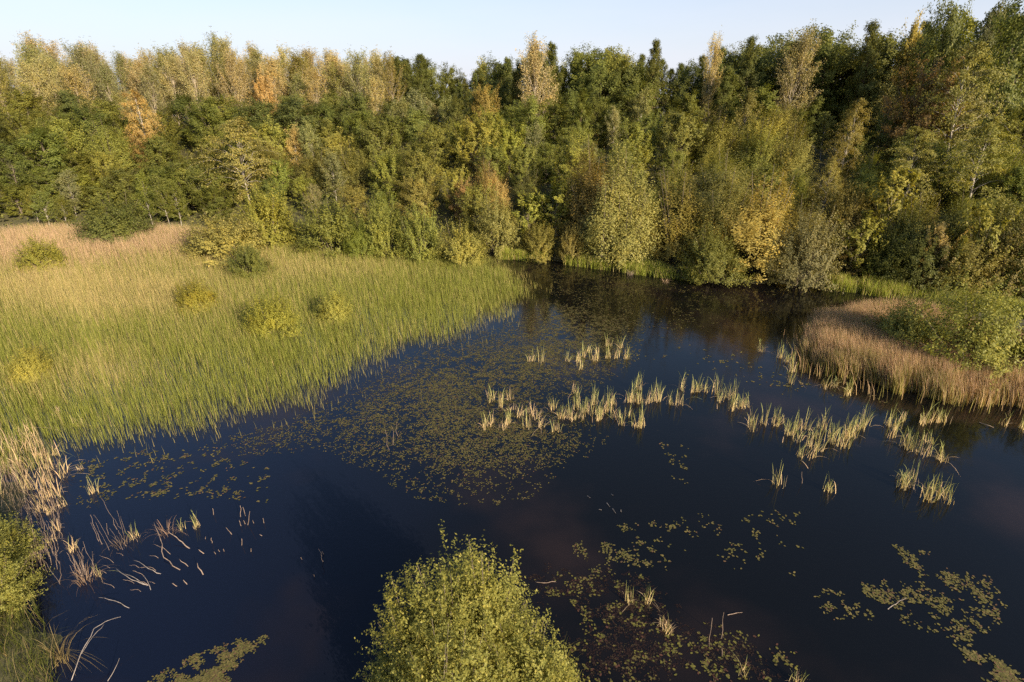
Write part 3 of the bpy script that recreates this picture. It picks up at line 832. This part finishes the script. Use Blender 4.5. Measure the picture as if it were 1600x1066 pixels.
lean = np.array([-.16, .05]) * H[:, None] + rng.normal(size=(len(x), 2)) * .11 * H[:, None]
B = np.stack([x, y, np.maximum(zt(x, y), -.05) - .02], 1)
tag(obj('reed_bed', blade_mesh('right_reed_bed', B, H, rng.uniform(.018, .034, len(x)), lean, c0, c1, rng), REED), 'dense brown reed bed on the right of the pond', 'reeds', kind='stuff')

# bright grass strip on the far bank
segs = [PXY([(775, 402), (850, 406), (850, 410), (775, 405)]), PXY([(880, 408), (1000, 420), (1090, 434), (1090, 443), (1000, 431), (880, 414)]),
        PXY([(1290, 440), (1400, 456), (1515, 474), (1515, 484), (1400, 468), (1290, 452)]), PXY([(1510, 474), (1700, 500), (1700, 520), (1510, 486)])]
Bs, Hs, Cs = [], [], []
for q in segs:
    x, y = scatter(q, 30000, rng)
    cl = fbm(x / .9, y / .9, 51)
    k = rng.uniform(size=len(x)) < np.clip((cl - .34) * 4, 0.08, 1) * .8
    x, y, cl = x[k], y[k], cl[k]
    Bs.append(np.stack([x, y, np.maximum(zt(x, y), -.03)], 1)); Hs.append(rng.uniform(.6, 1.2, len(x)) * (.6 + .8 * cl))
    f = (rng.uniform(size=len(x)) < .25) * 1.0
    Cs.append(mix((.27, .31, .045), (.40, .33, .14), f))
B, H, Cc = np.concatenate(Bs), np.concatenate(Hs), np.concatenate(Cs)
tag(obj('bank_grass', blade_mesh('bank_grass', B, H, rng.uniform(.02, .04, len(B)), rng.normal(size=(len(B), 2)) * .22 * H[:, None], Cc * .8, Cc, rng), REED), 'bright green tussock grass along the far water edge', 'grass', kind='stuff')
print('bank grass', len(B))

# tall grass on the near left bank and round the foot of the near bush
Bs, Hs, Cs, Ls = [], [], [], []
for q, nn, hh, ca_, cb_ in ((PXY([(-90, 740), (0, 800), (30, 860), (45, 905), (60, 945), (80, 1000), (95, 1080), (60, 1180), (-120, 1180)]), 34000, 1.1, (.085, .10, .016), (.26, .2, .09)),
                     ([(-4.5, 7.5), (-3.9, 11.4), (-2.7, 12.5), (-2.2, 11.5), (-2.4, 7.5)], 9000, .75, (.12, .13, .02), (.24, .15, .07)),
                     ([(.9, 11.6), (1.6, 11.9), (2.0, 10.2), (2.2, 8.6), (1.5, 8.6)], 4200, .75, (.16, .16, .022), (.22, .19, .06))):
    x, y = scatter(q, nn, rng)
    cl = fbm(x / .5, y / .5, 61)
    k = rng.uniform(size=len(x)) < np.clip((cl - .3) * 3, 0.03, 1) * .6
    x, y, cl = x[k], y[k], cl[k]
    Bs.append(np.stack([x, y, np.maximum(zt(x, y), -.03)], 1)); Hs.append(rng.uniform(.5, 1.1, len(x)) * hh)
    f = (rng.uniform(size=len(x)) < .2) * 1.0
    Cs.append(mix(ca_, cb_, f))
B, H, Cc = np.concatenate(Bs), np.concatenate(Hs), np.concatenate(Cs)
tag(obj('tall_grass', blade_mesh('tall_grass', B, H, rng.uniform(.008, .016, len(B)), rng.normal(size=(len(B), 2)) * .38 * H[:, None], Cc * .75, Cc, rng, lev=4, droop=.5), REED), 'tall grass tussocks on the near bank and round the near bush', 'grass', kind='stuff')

# ------------------------------------------------------------------ floating leaves
def pads(name, label, poly, n, dens, rg, size=.085, cl=1.4, thr=.42, cols=((.105, .098, .030), (.145, .122, .044), (.12, .075, .042)), fade=2.0, rosette=4, lift=.012):
    x, y = scatter(poly, n, rg)
    e = edge_dist(x, y, poly)
    v = .5 * fbm(x / cl, y / cl, 71) + .5 * vnoise(x / .3, y / .3, 77)
    k = (rg.uniform(size=len(x)) < np.clip((v - thr) * 2.6, 0, 1) * dens * np.clip(e / fade + .1, 0, 1)) & inside(x, y, WATER)
    x, y = x[k], y[k]
    m = len(x)
    reps = rg.integers(1, rosette, m)
    i = np.repeat(np.arange(m), reps)
    a = rg.uniform(0, 6.28, len(i)); r = rg.uniform(.5, 1.5, len(i)) * size * 1.6
    cx, cy = x[i] + np.cos(a) * r, y[i] + np.sin(a) * r
    n_ = len(i)
    th = np.linspace(0, 2 * math.pi, 6)[:-1]
    L = size * rg.uniform(.7, 1.35, n_); W = L * rg.uniform(.45, .75, n_)
    lx = np.cos(th)[None] * L[:, None]; ly = np.sin(th)[None] * W[:, None]
    X_ = cx[:, None] + lx * np.cos(a)[:, None] - ly * np.sin(a)[:, None]
    Y_ = cy[:, None] + lx * np.sin(a)[:, None] + ly * np.cos(a)[:, None]
    Z_ = lift * rg.uniform(.4, 1.2, n_)[:, None] + lx * rg.normal(size=(n_, 1)) * .05 + np.abs(lx) * .04
    Z_ = np.maximum(Z_, .003) + rg.uniform(0, .004, (n_, 1))
    c = np.array(cols)[rg.choice(len(cols), n_, p=[.55, .33, .12])]
    c = np.repeat(c, 5, 0)
    me = mesh_np(name, np.stack([X_, Y_, Z_], -1).reshape(-1, 3), FN=np.arange(5 * n_).reshape(n_, 5), col=c)
    print(name, n_)
    return tag(obj(name, me, PAD), label, 'water plants', kind='stuff')
pads('floating_leaves', 'wide mat of floating leaves in the middle of the pond beside the rush bed',
     PXY([(850, 470), (780, 510), (640, 552), (540, 615), (460, 650), (330, 690), (380, 715), (500, 705), (600, 750), (650, 790), (760, 790), (820, 785), (880, 740), (960, 690), (900, 640), (1000, 560), (1010, 500)]), 135000, .95, rng, thr=.25, size=.033, cl=1.8, fade=4.5)
FARC = ((.085, .078, .022), (.12, .10, .032), (.09, .055, .028))
pads('floating_leaves', 'brown floating leaves over the reflections at the far left end of the pond',
     PXY([(770, 405), (850, 406), (1000, 432), (1060, 442), (1020, 490), (960, 525), (900, 540), (790, 535), (830, 480), (840, 450)]), 42000, .5, rng, thr=.42, size=.042, cl=2.2, cols=FARC)
pads('floating_leaves', 'sparse dull floating leaves under the far trees right of the middle',
     PXY([(1040, 440), (1090, 446), (1200, 449), (1330, 457), (1250, 500), (1160, 510), (1000, 540), (960, 530), (1010, 490)]), 30000, .14, rng, thr=.46, size=.055, cl=2.6, cols=FARC)
pads('floating_leaves', 'thin scatter of floating leaves on open water in front of the brown reeds',
     PXY([(960, 560), (1100, 530), (1230, 570), (1330, 600), (1420, 630), (1420, 640), (1250, 620), (1060, 590)]), 16000, .3, rng, thr=.5, size=.06)
pads('floating_leaves', 'large ragged patch of floating leaves at the lower right',
     PXY([(1390, 850), (1440, 855), (1480, 890), (1560, 905), (1580, 960), (1520, 1010), (1440, 985), (1380, 965), (1290, 970), (1270, 925), (1360, 905), (1430, 905)]), 15000, .42, rng, thr=.42, cl=.7, fade=.4, size=.045)
pads('floating_leaves', 'strip of floating leaves cut by the lower right corner',
     PXY([(1490, 1005), (1560, 1030), (1640, 1090), (1560, 1090), (1500, 1030)]), 3200, .6, rng, thr=.38, cl=.7, fade=.3, size=.05)
pads('floating_leaves', 'open patch of floating leaves right of the near bush',
     PXY([(890, 850), (960, 820), (1040, 810), (1110, 800), (1090, 850), (1040, 890), (960, 890), (900, 920)]), 9000, .45, rng, thr=.46, cl=.7, fade=.4, size=.045)
pads('floating_leaves', 'scattered floating leaves and weed beside the near bush',
     PXY([(820, 900), (1000, 890), (1060, 960), (1240, 1000), (1260, 1080), (900, 1080), (880, 980)]), 14000, .28, rng, thr=.46, cl=.6, fade=.5, size=.045, cols=((.12, .115, .028), (.10, .085, .03), (.07, .035, .025)))
pads('floating_leaves', 'small leaf specks in the dark water between near and middle patches',
     PXY([(1100, 800), (1260, 790), (1250, 900), (1120, 890)]), 2600, .5, rng, thr=.54, cl=.7, fade=.4, size=.05)
pads('floating_leaves', 'tiny leaf group right of the middle pond',
     PXY([(1030, 690), (1090, 700), (1070, 770), (1040, 740)]), 800, .6, rng, thr=.5, cl=.6, fade=.3, size=.05)
pads('floating_leaves', 'thin rows of floating leaves near the left bank cattails',
     PXY([(100, 715), (330, 690), (440, 740), (420, 790), (280, 780), (100, 800)]), 13000, .45, rng, thr=.5, cl=.8, fade=.6, size=.05)
pads('floating_weed', 'dark reddish weed just breaking the surface right of the near bush',
     PXY([(800, 890), (900, 870), (1010, 900), (1080, 960), (1180, 1000), (1240, 1085), (880, 1085), (870, 980)]), 52000, .5, rng, thr=.38, cl=1.1, fade=1.2, size=.026, lift=.006, cols=((.018, .010, .009), (.026, .015, .012), (.05, .04, .02)))
pads('floating_weed', 'dense raft of floating weed at the bottom left of the pond',
     PXY([(205, 1085), (260, 1045), (320, 1015), (420, 985), (415, 1005), (370, 1040), (350, 1085)]), 9000, .9, rng, thr=.34, cl=.4, fade=.35, size=.034)

# ------------------------------------------------------------------ cattail clumps standing in the water
def cattail(seed, dead_share, n=21, spread=.27, h=1.48):
    rg = np.random.default_rng(seed)
    out = []
    n = int(n * rg.uniform(.7, 1.4))
    for kind in (0, 1):
        m = max(3, int(n * (dead_share if kind else 1 - dead_share)))
        r = rg.uniform(0, 1, m) * spread; a = rg.uniform(0, 6.28, m)
        B = np.stack([np.cos(a) * r, np.sin(a) * r, np.full(m, -.12)], 1)
        H = h * rg.uniform(.45, 1.1, m) * (.66 if kind else 1.0)
        ln = rg.normal(size=(m, 2)) * .11 * H[:, None] + np.array([.05, .02])
        if kind:
            bent = rg.uniform(size=m) < .45
            ln[bent] *= 4.5
        else:
            bent = rg.uniform(size=m) < .15
            ln[bent] *= 3
        c0 = np.tile([[.60, .46, .25]], (m, 1)) * rg.uniform(.7, 1.2, (m, 1))
        c1 = np.tile([[.58, .42, .28] if kind else [.28, .345, .10]], (m, 1)) * rg.uniform(.7, 1.25, (m, 1))
        out.append(blade_mesh('cattail_' + ('dead_blades' if kind else 'green_blades'), B, H, rg.uniform(.016, .034, m), ln, c0, c1, rg, lev=6, droop=.75))
    for q in out: q.materials.append(CAT)
    return out
CATS = {'green': [cattail(300 + i, .28) for i in range(7)], 'mixed': [cattail(320 + i, .5) for i in range(8)], 'dead': [cattail(340 + i, .88, 16) for i in range(4)],
        'tall dead': [cattail(360 + i, .88, 34, .42, 2.3) for i in range(5)]}
CLUMPS = []
def clump(px, py, kind, stand_, s=1.0):
    q = P(px, py)
    g, d = random.choice(CATS[kind])
    r = empty('cattail_clump', (q[0] + random.uniform(-.15, .15), q[1] + random.uniform(-.15, .15), 0), random.uniform(0, 6.28), (s * 1.05, s * 1.05, s * random.uniform(.62, 1.2)))
    obj('green_blades', g, None, r); obj('dead_blades', d, None, r)
    r['category'] = 'cattail clump'; r['group'] = 'cattail clumps standing in the pond'
    CLUMPS.append((stand_, px, py, kind, r))
far = [(831, 563), (846, 567), (888, 563), (903, 565), (908, 578), (920, 550), (927, 565), (936, 561), (948, 560), (961, 558), (970, 543), (981, 560), (946, 539), (915, 560)]
mid = [(766, 625), (779, 636), (768, 665), (758, 670), (783, 672), (796, 625), (794, 661), (803, 640), (813, 651), (824, 668), (830, 646), (841, 653), (852, 665), (860, 640), (867, 672), (875, 653), (884, 655), (895, 616), (897, 655), (908, 655), (920, 648), (927, 633), (938, 646), (946, 629), (959, 655), (953, 633), (968, 663), (978, 648), (980, 629), (991, 629), (1002, 629), (998, 610), (1012, 629), (1021, 625), (1032, 625), (1051, 631), (1062, 635), (995, 668), (1004, 667),
       (915, 640), (932, 655), (945, 648), (905, 640), (950, 645)]
rgt = [(1072, 610), (1085, 612), (1092, 612), (1105, 614), (1115, 614), (1124, 629), (1134, 621), (1141, 640), (1147, 625), (1158, 635), (1167, 635), (1171, 663), (1182, 674), (1195, 663), (1207, 663), (1216, 659), (1227, 678), (1240, 681), (1250, 689), (1259, 670), (1254, 715), (1265, 719), (1270, 700), (1280, 704), (1291, 689), (1287, 670), (1300, 689), (1310, 696), (1321, 698), (1329, 678), (1336, 685), (1345, 670), (1357, 666), (1246, 672), (1276, 684), (1316, 682)]
frt = [(1385, 666), (1392, 685), (1398, 670), (1413, 659), (1407, 696), (1419, 700), (1430, 708), (1437, 663), (1447, 713), (1454, 693), (1454, 663), (1464, 659), (1471, 659), (1473, 723), (1409, 760), (1415, 752), (1430, 762), (1447, 783), (1456, 772), (1469, 779), (1479, 786), (1220, 756), (1291, 764), (1569, 666), (1597, 670)]
edg = [(1192, 550), (1216, 561), (1225, 565), (1236, 572), (1231, 597), (1242, 582), (1291, 606), (1302, 606), (1321, 618), (1329, 614)]
for px, py in far: clump(px, py, random.choice(['green', 'mixed', 'mixed']), 'the small far stand', .95)
for px, py in mid:
    clump(px, py, 'dead' if px in (796, 895, 803, 813, 830, 841) else random.choice(['mixed', 'mixed', 'green', 'dead']) if px < 890 else random.choice(['mixed', 'green', 'mixed']), 'the middle stand', .95)
for px, py in rgt: clump(px, py, random.choice(['green', 'green', 'mixed']), 'the long right stand', .95)
for px, py in frt: clump(px, py, random.choice(['green', 'mixed']), 'the outer right stand', .95)
for px, py in edg: clump(px, py, random.choice(['mixed', 'green']), 'the row at the brown reeds', .9)
for px, py in ((983, 935), (1010, 945), (1042, 985), (1050, 992), (1235, 1066), (1158, 1060)): clump(px, py, 'dead' if px in (1042, 1050) else 'mixed', 'the sparse stand beside the near bush', .62)
for px, py, k, s in ((5, 690, 'tall dead', 1), (28, 715, 'tall dead', .9), (52, 702, 'tall dead', 1), (74, 735, 'tall dead', .85), (12, 735, 'tall dead', .9), (40, 750, 'tall dead', .8), (66, 758, 'tall dead', .8), (88, 750, 'dead', 1.1), (8, 780, 'dead', 1.1), (28, 790, 'dead', 1), (60, 800, 'dead', .9), (82, 800, 'dead', .8), (100, 790, 'dead', .7), (45, 830, 'dead', .9), (70, 850, 'dead', .8), (90, 830, 'dead', .7), (110, 860, 'dead', .7), (55, 880, 'dead', .8), (18, 705, 'tall dead', 1), (42, 690, 'tall dead', .95), (62, 722, 'tall dead', .95), (82, 712, 'tall dead', .9), (98, 735, 'dead', 1), (50, 765, 'tall dead', .8), (72, 778, 'tall dead', .75), (92, 776, 'dead', 1), (30, 735, 'tall dead', .9), (152, 768, 'green', .75), (125, 733, 'dead', .5), (120, 665, 'mixed', 1.1), (95, 655, 'mixed', 1.1), (5, 760, 'tall dead', .7), (150, 905, 'mixed', .5), (283, 828, 'green', .6), (300, 826, 'green', .6), (208, 845, 'mixed', .6)):
    clump(px, py, k, 'the left bank stand', s)
bk = {}
for c in CLUMPS: bk.setdefault((c[0], c[3]), []).append(c)
DESC = {'green': 'green cattail clump', 'mixed': 'half dry cattail clump', 'dead': 'dry tan cattail clump', 'tall dead': 'tall dry tan cattail clump'}
for (st, kd), L in bk.items():
    L.sort(key=lambda c: (c[1], c[2]))
    for i, c in enumerate(L): c[4]['label'] = f'{DESC[kd]} in {st}, {ordinal(i)} from left' if len(L) > 1 else f'the only {DESC[kd]} in {st}'

# ------------------------------------------------------------------ dead stems, sticks and branches out of the water
def stick(name, pix, hts, r, label, cat, mat=DRY, group=None, n=5, foot=None):
    """pix: photo points from foot to tip, hts: height above water at each"""
    if foot is None: foot = P(pix[0][0], pix[0][1], 0)
    pts = []
    for (a, b), h in zip(pix, hts):
        pts.append(P(a, b, h) - foot)
    q = [pts[0]]
    for p0, p1 in zip(pts[:-1], pts[1:]):
        ln = np.linalg.norm(p1 - p0)
        for f in (.35, .7): q.append(p0 + (p1 - p0) * f + np.array([random.gauss(0, .035), random.gauss(0, .035), random.gauss(0, .012)]) * ln)
        q.append(p1)
    V, F = [], []
    tube(V, F, q, np.linspace(r, r * .4, len(q)) * .62, n)
    o = obj(name, tube_mesh(name, V, F), mat, None, tuple(foot))
    return tag(o, label, cat, group)
def c7(a, b): return (a * .4372, 600 + b * .4372)
def upright(px0, py0, px1, py1):
    """height of the tip of a stem that rises from (px0,py0) on the water at about the same distance"""
    f = P(px0, py0); q = at_depth(px1, py1, f[1]); return max(.06, q[2])
BR = [('crooked fallen branch rising in a bend from dark water', [(645, 665), (585, 620), (575, 560), (550, 495)], [0, .1, .35, .6], .03),
      ('thick straight pale stick slanting from the dry sedge', [(680, 590), (640, 558), (600, 525)], [-.02, .15, .35], .035),
      ('forked bleached branch lying low, upper one', [(580, 680), (530, 660), (478, 630)], [-.02, .08, .12], .025),
      ('long bleached branch lying low beside its twin', [(530, 720), (470, 700), (415, 660)], [-.02, .1, .18], .025),
      ('second long bleached branch touching the first twin', [(535, 724), (480, 692), (430, 672)], [-.02, .09, .14], .02),
      ('short slanted twig at the end of the bleached twins', [(540, 740), (530, 712), (515, 685)], [-.02, .1, .2], .02),
      ('single curved pale branch lying alone on dark water', [(470, 805), (410, 775), (353, 763)], [-.02, .07, .1], .02),
      ('slim pale stick slanting left of the thick stub', [(675, 655), (640, 625)], [-.02, .18], .022),
      ('thick pinkish stub standing in dark water', [(728, 685), (705, 640)], [-.03, .3], .035),
      ('short stub by the thick straight stick', [(730, 608), (710, 592)], [-.02, .15], .03),
      ('tiny stub below the thick pinkish stub, left', [(635, 725), (615, 712)], [-.02, .08], .025),
      ('tiny stub below the thick pinkish stub, right', [(670, 718), (655, 700)], [-.02, .12], .028)]
for lb, pp, hh, r in BR: stick('dead_branch', [c7(*q) for q in pp], hh, r, lb, 'branch', SILVER if 'bleach' in lb or 'curved' in lb else DRY)
stick('dead_branch', [c7(255, 1060), c7(290, 960), c7(335, 875), c7(375, 850), c7(432, 832)], [.3, .7, .9, .9, .8], .018, 'long bare grey branch arching from the near left bank', 'branch', SILVER, foot=P(*c7(255, 1060)))
stick('dead_branch', [c7(290, 965), c7(330, 905), c7(372, 858)], [.66, .78, .85], .013, 'side twig beside the long bare grey branch', 'branch', SILVER, foot=P(*c7(290, 965)))
stick('dead_branch', [c7(385, 1062), c7(427, 980)], [.1, .5], .014, 'short grey twig at the bottom edge left of the weed raft', 'branch', SILVER)
ST = [(763, 470, 760, 445), (860, 478, 858, 435), (878, 475, 868, 440), (885, 507, 893, 455), (863, 510, 855, 488), (878, 502, 870, 488), (908, 500, 903, 488), (944, 500, 940, 480), (830, 540, 808, 513), (758, 572, 755, 550), (864, 580, 864, 553), (897, 602, 897, 588), (772, 610, 765, 600), (786, 602, 780, 592), (803, 600, 798, 590), (940, 545, 928, 538), (735, 556, 735, 546), (1157, 638, 1138, 590), (1156, 612, 1150, 598), (1080, 630, 1075, 620), (1124, 690, 1120, 680)]
for i, (a, b, c, d) in enumerate(ST):
    p0, p1 = c7(a, b), c7(c, d)
    stick('reed_stub', [p0, p1], [-.04, upright(*p0, *p1)], .022, f'broken pale reed stub in open dark water, {ordinal(sorted(range(len(ST)), key=lambda k: ST[k][0]).index(i))} from the left', 'reed stub', DRY, 'reed stubs in the open water')
random.seed(5)
REGION = [(60, 400, 225, 560), (60, 560, 220, 720), (240, 560, 340, 720), (350, 480, 520, 600), (0, 300, 100, 400)]
stems = []
for (a, b, c, d), m in zip(REGION, (60, 50, 30, 12, 34)):
    for _ in range(m):
        bx, by = random.uniform(a, c), random.uniform(b + 40, d)
        if a == 240: bx, by = random.gauss(300, 22), random.gauss(700, 14)
        L = random.uniform(25, 120); lean_ = random.gauss(.28, .22)
        stems.append((bx, by, bx - L * lean_, by - L))
stems.sort()
where = lambda a, b: 'in the upright sheaf' if 240 <= a <= 345 and b > 640 else 'beside the dry sedge' if a > 345 else 'at the left edge' if b < 440 and a < 105 else 'by the left bush' if b < 570 else 'below the left bush'
order = {}
for q in stems: order.setdefault(where(q[0], q[1]), []).append(q)
def stem_label(a, b):
    L = order[where(a, b)]
    return f'dead pinkish reed stem {where(a, b)}, {ordinal([q[:2] for q in L].index((a, b)))} from the left'
for i, (a, b, c, d) in enumerate(stems):
    p0, p1 = c7(a, b), c7(c, d)
    stick('dead_reed_stem', [p0, ((p0[0] * .45 + p1[0] * .55) + random.uniform(-1, 1), p0[1] * .45 + p1[1] * .55), p1], [-.05, .5 * upright(*p0, *p1), upright(*p0, *p1)], random.uniform(.008, .014),
          stem_label(a, b), 'reed stem', DRY, 'dead reed stems by the left bank', 4)
for i, (p0, p1) in enumerate((((609, 705), (602, 672)), ((614, 697), (612, 666)), ((622, 683), (620, 658)))):
    stick('dead_reed_stem', [p0, p1], [-.05, upright(*p0, *p1)], .014, f'thin dead stem in the floating leaves, {["left", "middle", "right"][i]} one of three', 'reed stem', DRY, 'three thin stems in the leaf mat', 4)
for p0, p1, lb in (((1253, 757), (1253, 737), 'single short stake between two lone cattail tufts'), ((1108, 1012), (1113, 966), 'tall dead stem at the lower right, left of two'), ((1127, 1000), (1131, 957), 'tall dead stem at the lower right, right of two'), ((1128, 1027), (1128, 1012), 'short stub below the right tall dead stem')):
    stick('dead_reed_stem', [p0, p1], [-.05, upright(*p0, *p1)], .016, lb, 'reed stem', DRY, None, 4)
stick('driftwood', [(1387, 952), (1400, 944), (1416, 934)], [.01, .03, .05], .022, 'pale log lying in the large leaf patch at lower right', 'log', SILVER)
stick('driftwood', [(868, 909), (850, 911), (836, 909)], [.0, .02, .0], .02, 'brown log floating right of the near bush', 'log', DRY)
stick('driftwood', [(1137, 961), (1150, 958), (1160, 957)], [.02, .03, .02], .02, 'thin stick floating beside the two tall dead stems', 'log', DRY)
stick('driftwood', [(1530, 660), (1545, 665), (1553, 668)], [.03, .08, .02], .03, 'dark snag lying on water near the right edge', 'log', DRY)
for i, (a, b, c, d) in enumerate(((918, 775, 922, 778), (955, 772, 958, 774), (948, 786, 953, 792), (957, 795, 962, 802), (936, 796, 940, 797), (970, 797, 971, 800))):
    stick('floating_twig', [(a, b), (c, d)], [.01, .05], .022, f'pale twig afloat in the open middle water, {["leftmost of six", "fourth of six", "third of six", "fifth of six", "second of six", "rightmost of six"][i]}', 'twig', SILVER, 'pale twigs in the middle water', 4)

random.seed(9)
tw = sorted((random.uniform(385, 640), random.uniform(600, 760)) for _ in range(14))
for i, (a, b) in enumerate(tw):
    L = random.uniform(25, 75); u = random.uniform(-.5, .35)
    stick('dead_branch', [c7(a, b), c7(a - L * .45, b - L * (.35 + u * .2)), c7(a - L, b - L * (.45 + u * .5))], [-.03, random.uniform(.03, .12), random.uniform(.05, .22)], random.uniform(.008, .016),
          f'thin dead twig among the fallen bleached branches, {ordinal(i)} from the left', 'branch', DRY, 'thin twigs among the fallen branches', 4)

# dry arching sedge around (275, 830)
def arching(name, px, py, n, L, label, colr, seed, w=.012):
    rg = np.random.default_rng(seed)
    a = rg.uniform(0, 6.28, n); r = rg.uniform(0, .3, n)
    B = np.stack([np.cos(a) * r, np.sin(a) * r, np.full(n, -.05)], 1)
    H = L * rg.uniform(.6, 1.1, n)
    ln = np.stack([np.cos(a), np.sin(a)], 1) * (H * rg.uniform(.2, 1.1, n))[:, None]
    c = np.tile([colr], (n, 1)) * rg.uniform(.6, 1.2, (n, 1))
    q = P(px, py)
    return tag(obj(name, blade_mesh(name, B, H, rg.uniform(.7, 1.3, n) * w, ln, c, c, rg, lev=7, droop=.9), CAT, None, tuple(q)), label, 'sedge clump')
arching('dry_sedge_clump', 262, 834, 46, .85, 'dry pinkish sedge with arching stems round green tufts', (.33, .22, .16), 1)
arching('dry_sedge_clump', 190, 852, 30, .7, 'dark dry sedge left of the arching pinkish one', (.22, .16, .11), 2)
arching('dry_sedge_clump', 135, 908, 40, .9, 'dry sedge clump in a sheaf of leaning dead stems', (.3, .2, .13), 3)
arching('dry_sedge_clump', 95, 1030, 70, 1.3, 'sprawling dry grass clump on the near left bank edge', (.26, .2, .09), 4)
arching('dry_sedge_clump', 985, 430, 34, .8, 'grey dead twigs heaped at the foot of the far willow', (.3, .24, .19), 5, .03)
arching('dry_sedge_clump', 1040, 441, 26, .6, 'pale dead reed heap at the far water edge', (.42, .3, .2), 6, .03)

# ------------------------------------------------------------------ near bushes
def near_mesh(name, lobes):
    A, B = [], []
    for k, (ox, oy, H, rx, nl) in enumerate(lobes):
        a, b = make_shrub(name, 70 + k * 7, H=H, rx=rx, shoots=int(nl / 95), leaves=nl, ls=(.08, .042), sub=5, poke=.03, lumps=.2, up=.8, sig=.035, t0=.5, inner=.12, stems=60, nw=(1.0, .5, .55))
        A.append((a, (ox, oy, 0))); B.append((b, (ox, oy, 0)))
    a, b = joined(name + '_stems', A), joined(name + '_foliage', B)
    a.materials.append(BARK); b.materials.append(LEAF)
    return a, b
def near_bush(mesh, x, y, s, rz, label, hue):
    r = empty('willow_shrub', (x, y, 0.02), rz, (s, s, s))
    obj('stems', mesh[0], None, r); f = obj('foliage', mesh[1], None, r); f.color = (*hue, 1)
    return tag(r, label, 'shrub')
LOBED = near_mesh('near_bush', [(.15, .55, 4.1, 1.25, 27000), (-.7, .6, 3.95, 1.2, 22000), (-1.65, .35, 3.4, 1.2, 18000), (1.05, -.3, 2.9, 1.4, 24000), (-.8, -1.2, 3.3, 1.75, 24000), (1.85, -1.0, 2.3, 1.15, 13000)])
near_bush(LOBED, -.85, 10.6, 1.0, 0, 'big bright willow bush in the foreground rising from the water', (.25, .245, .062))
near_bush(LOBED, -17.6, 13.6, .8, 2.0, 'bright willow bush cut off by the left edge above dead stems', (.23, .23, .058))
print('PLANTS', len(PLANTS), 'CLUMPS', len(CLUMPS))
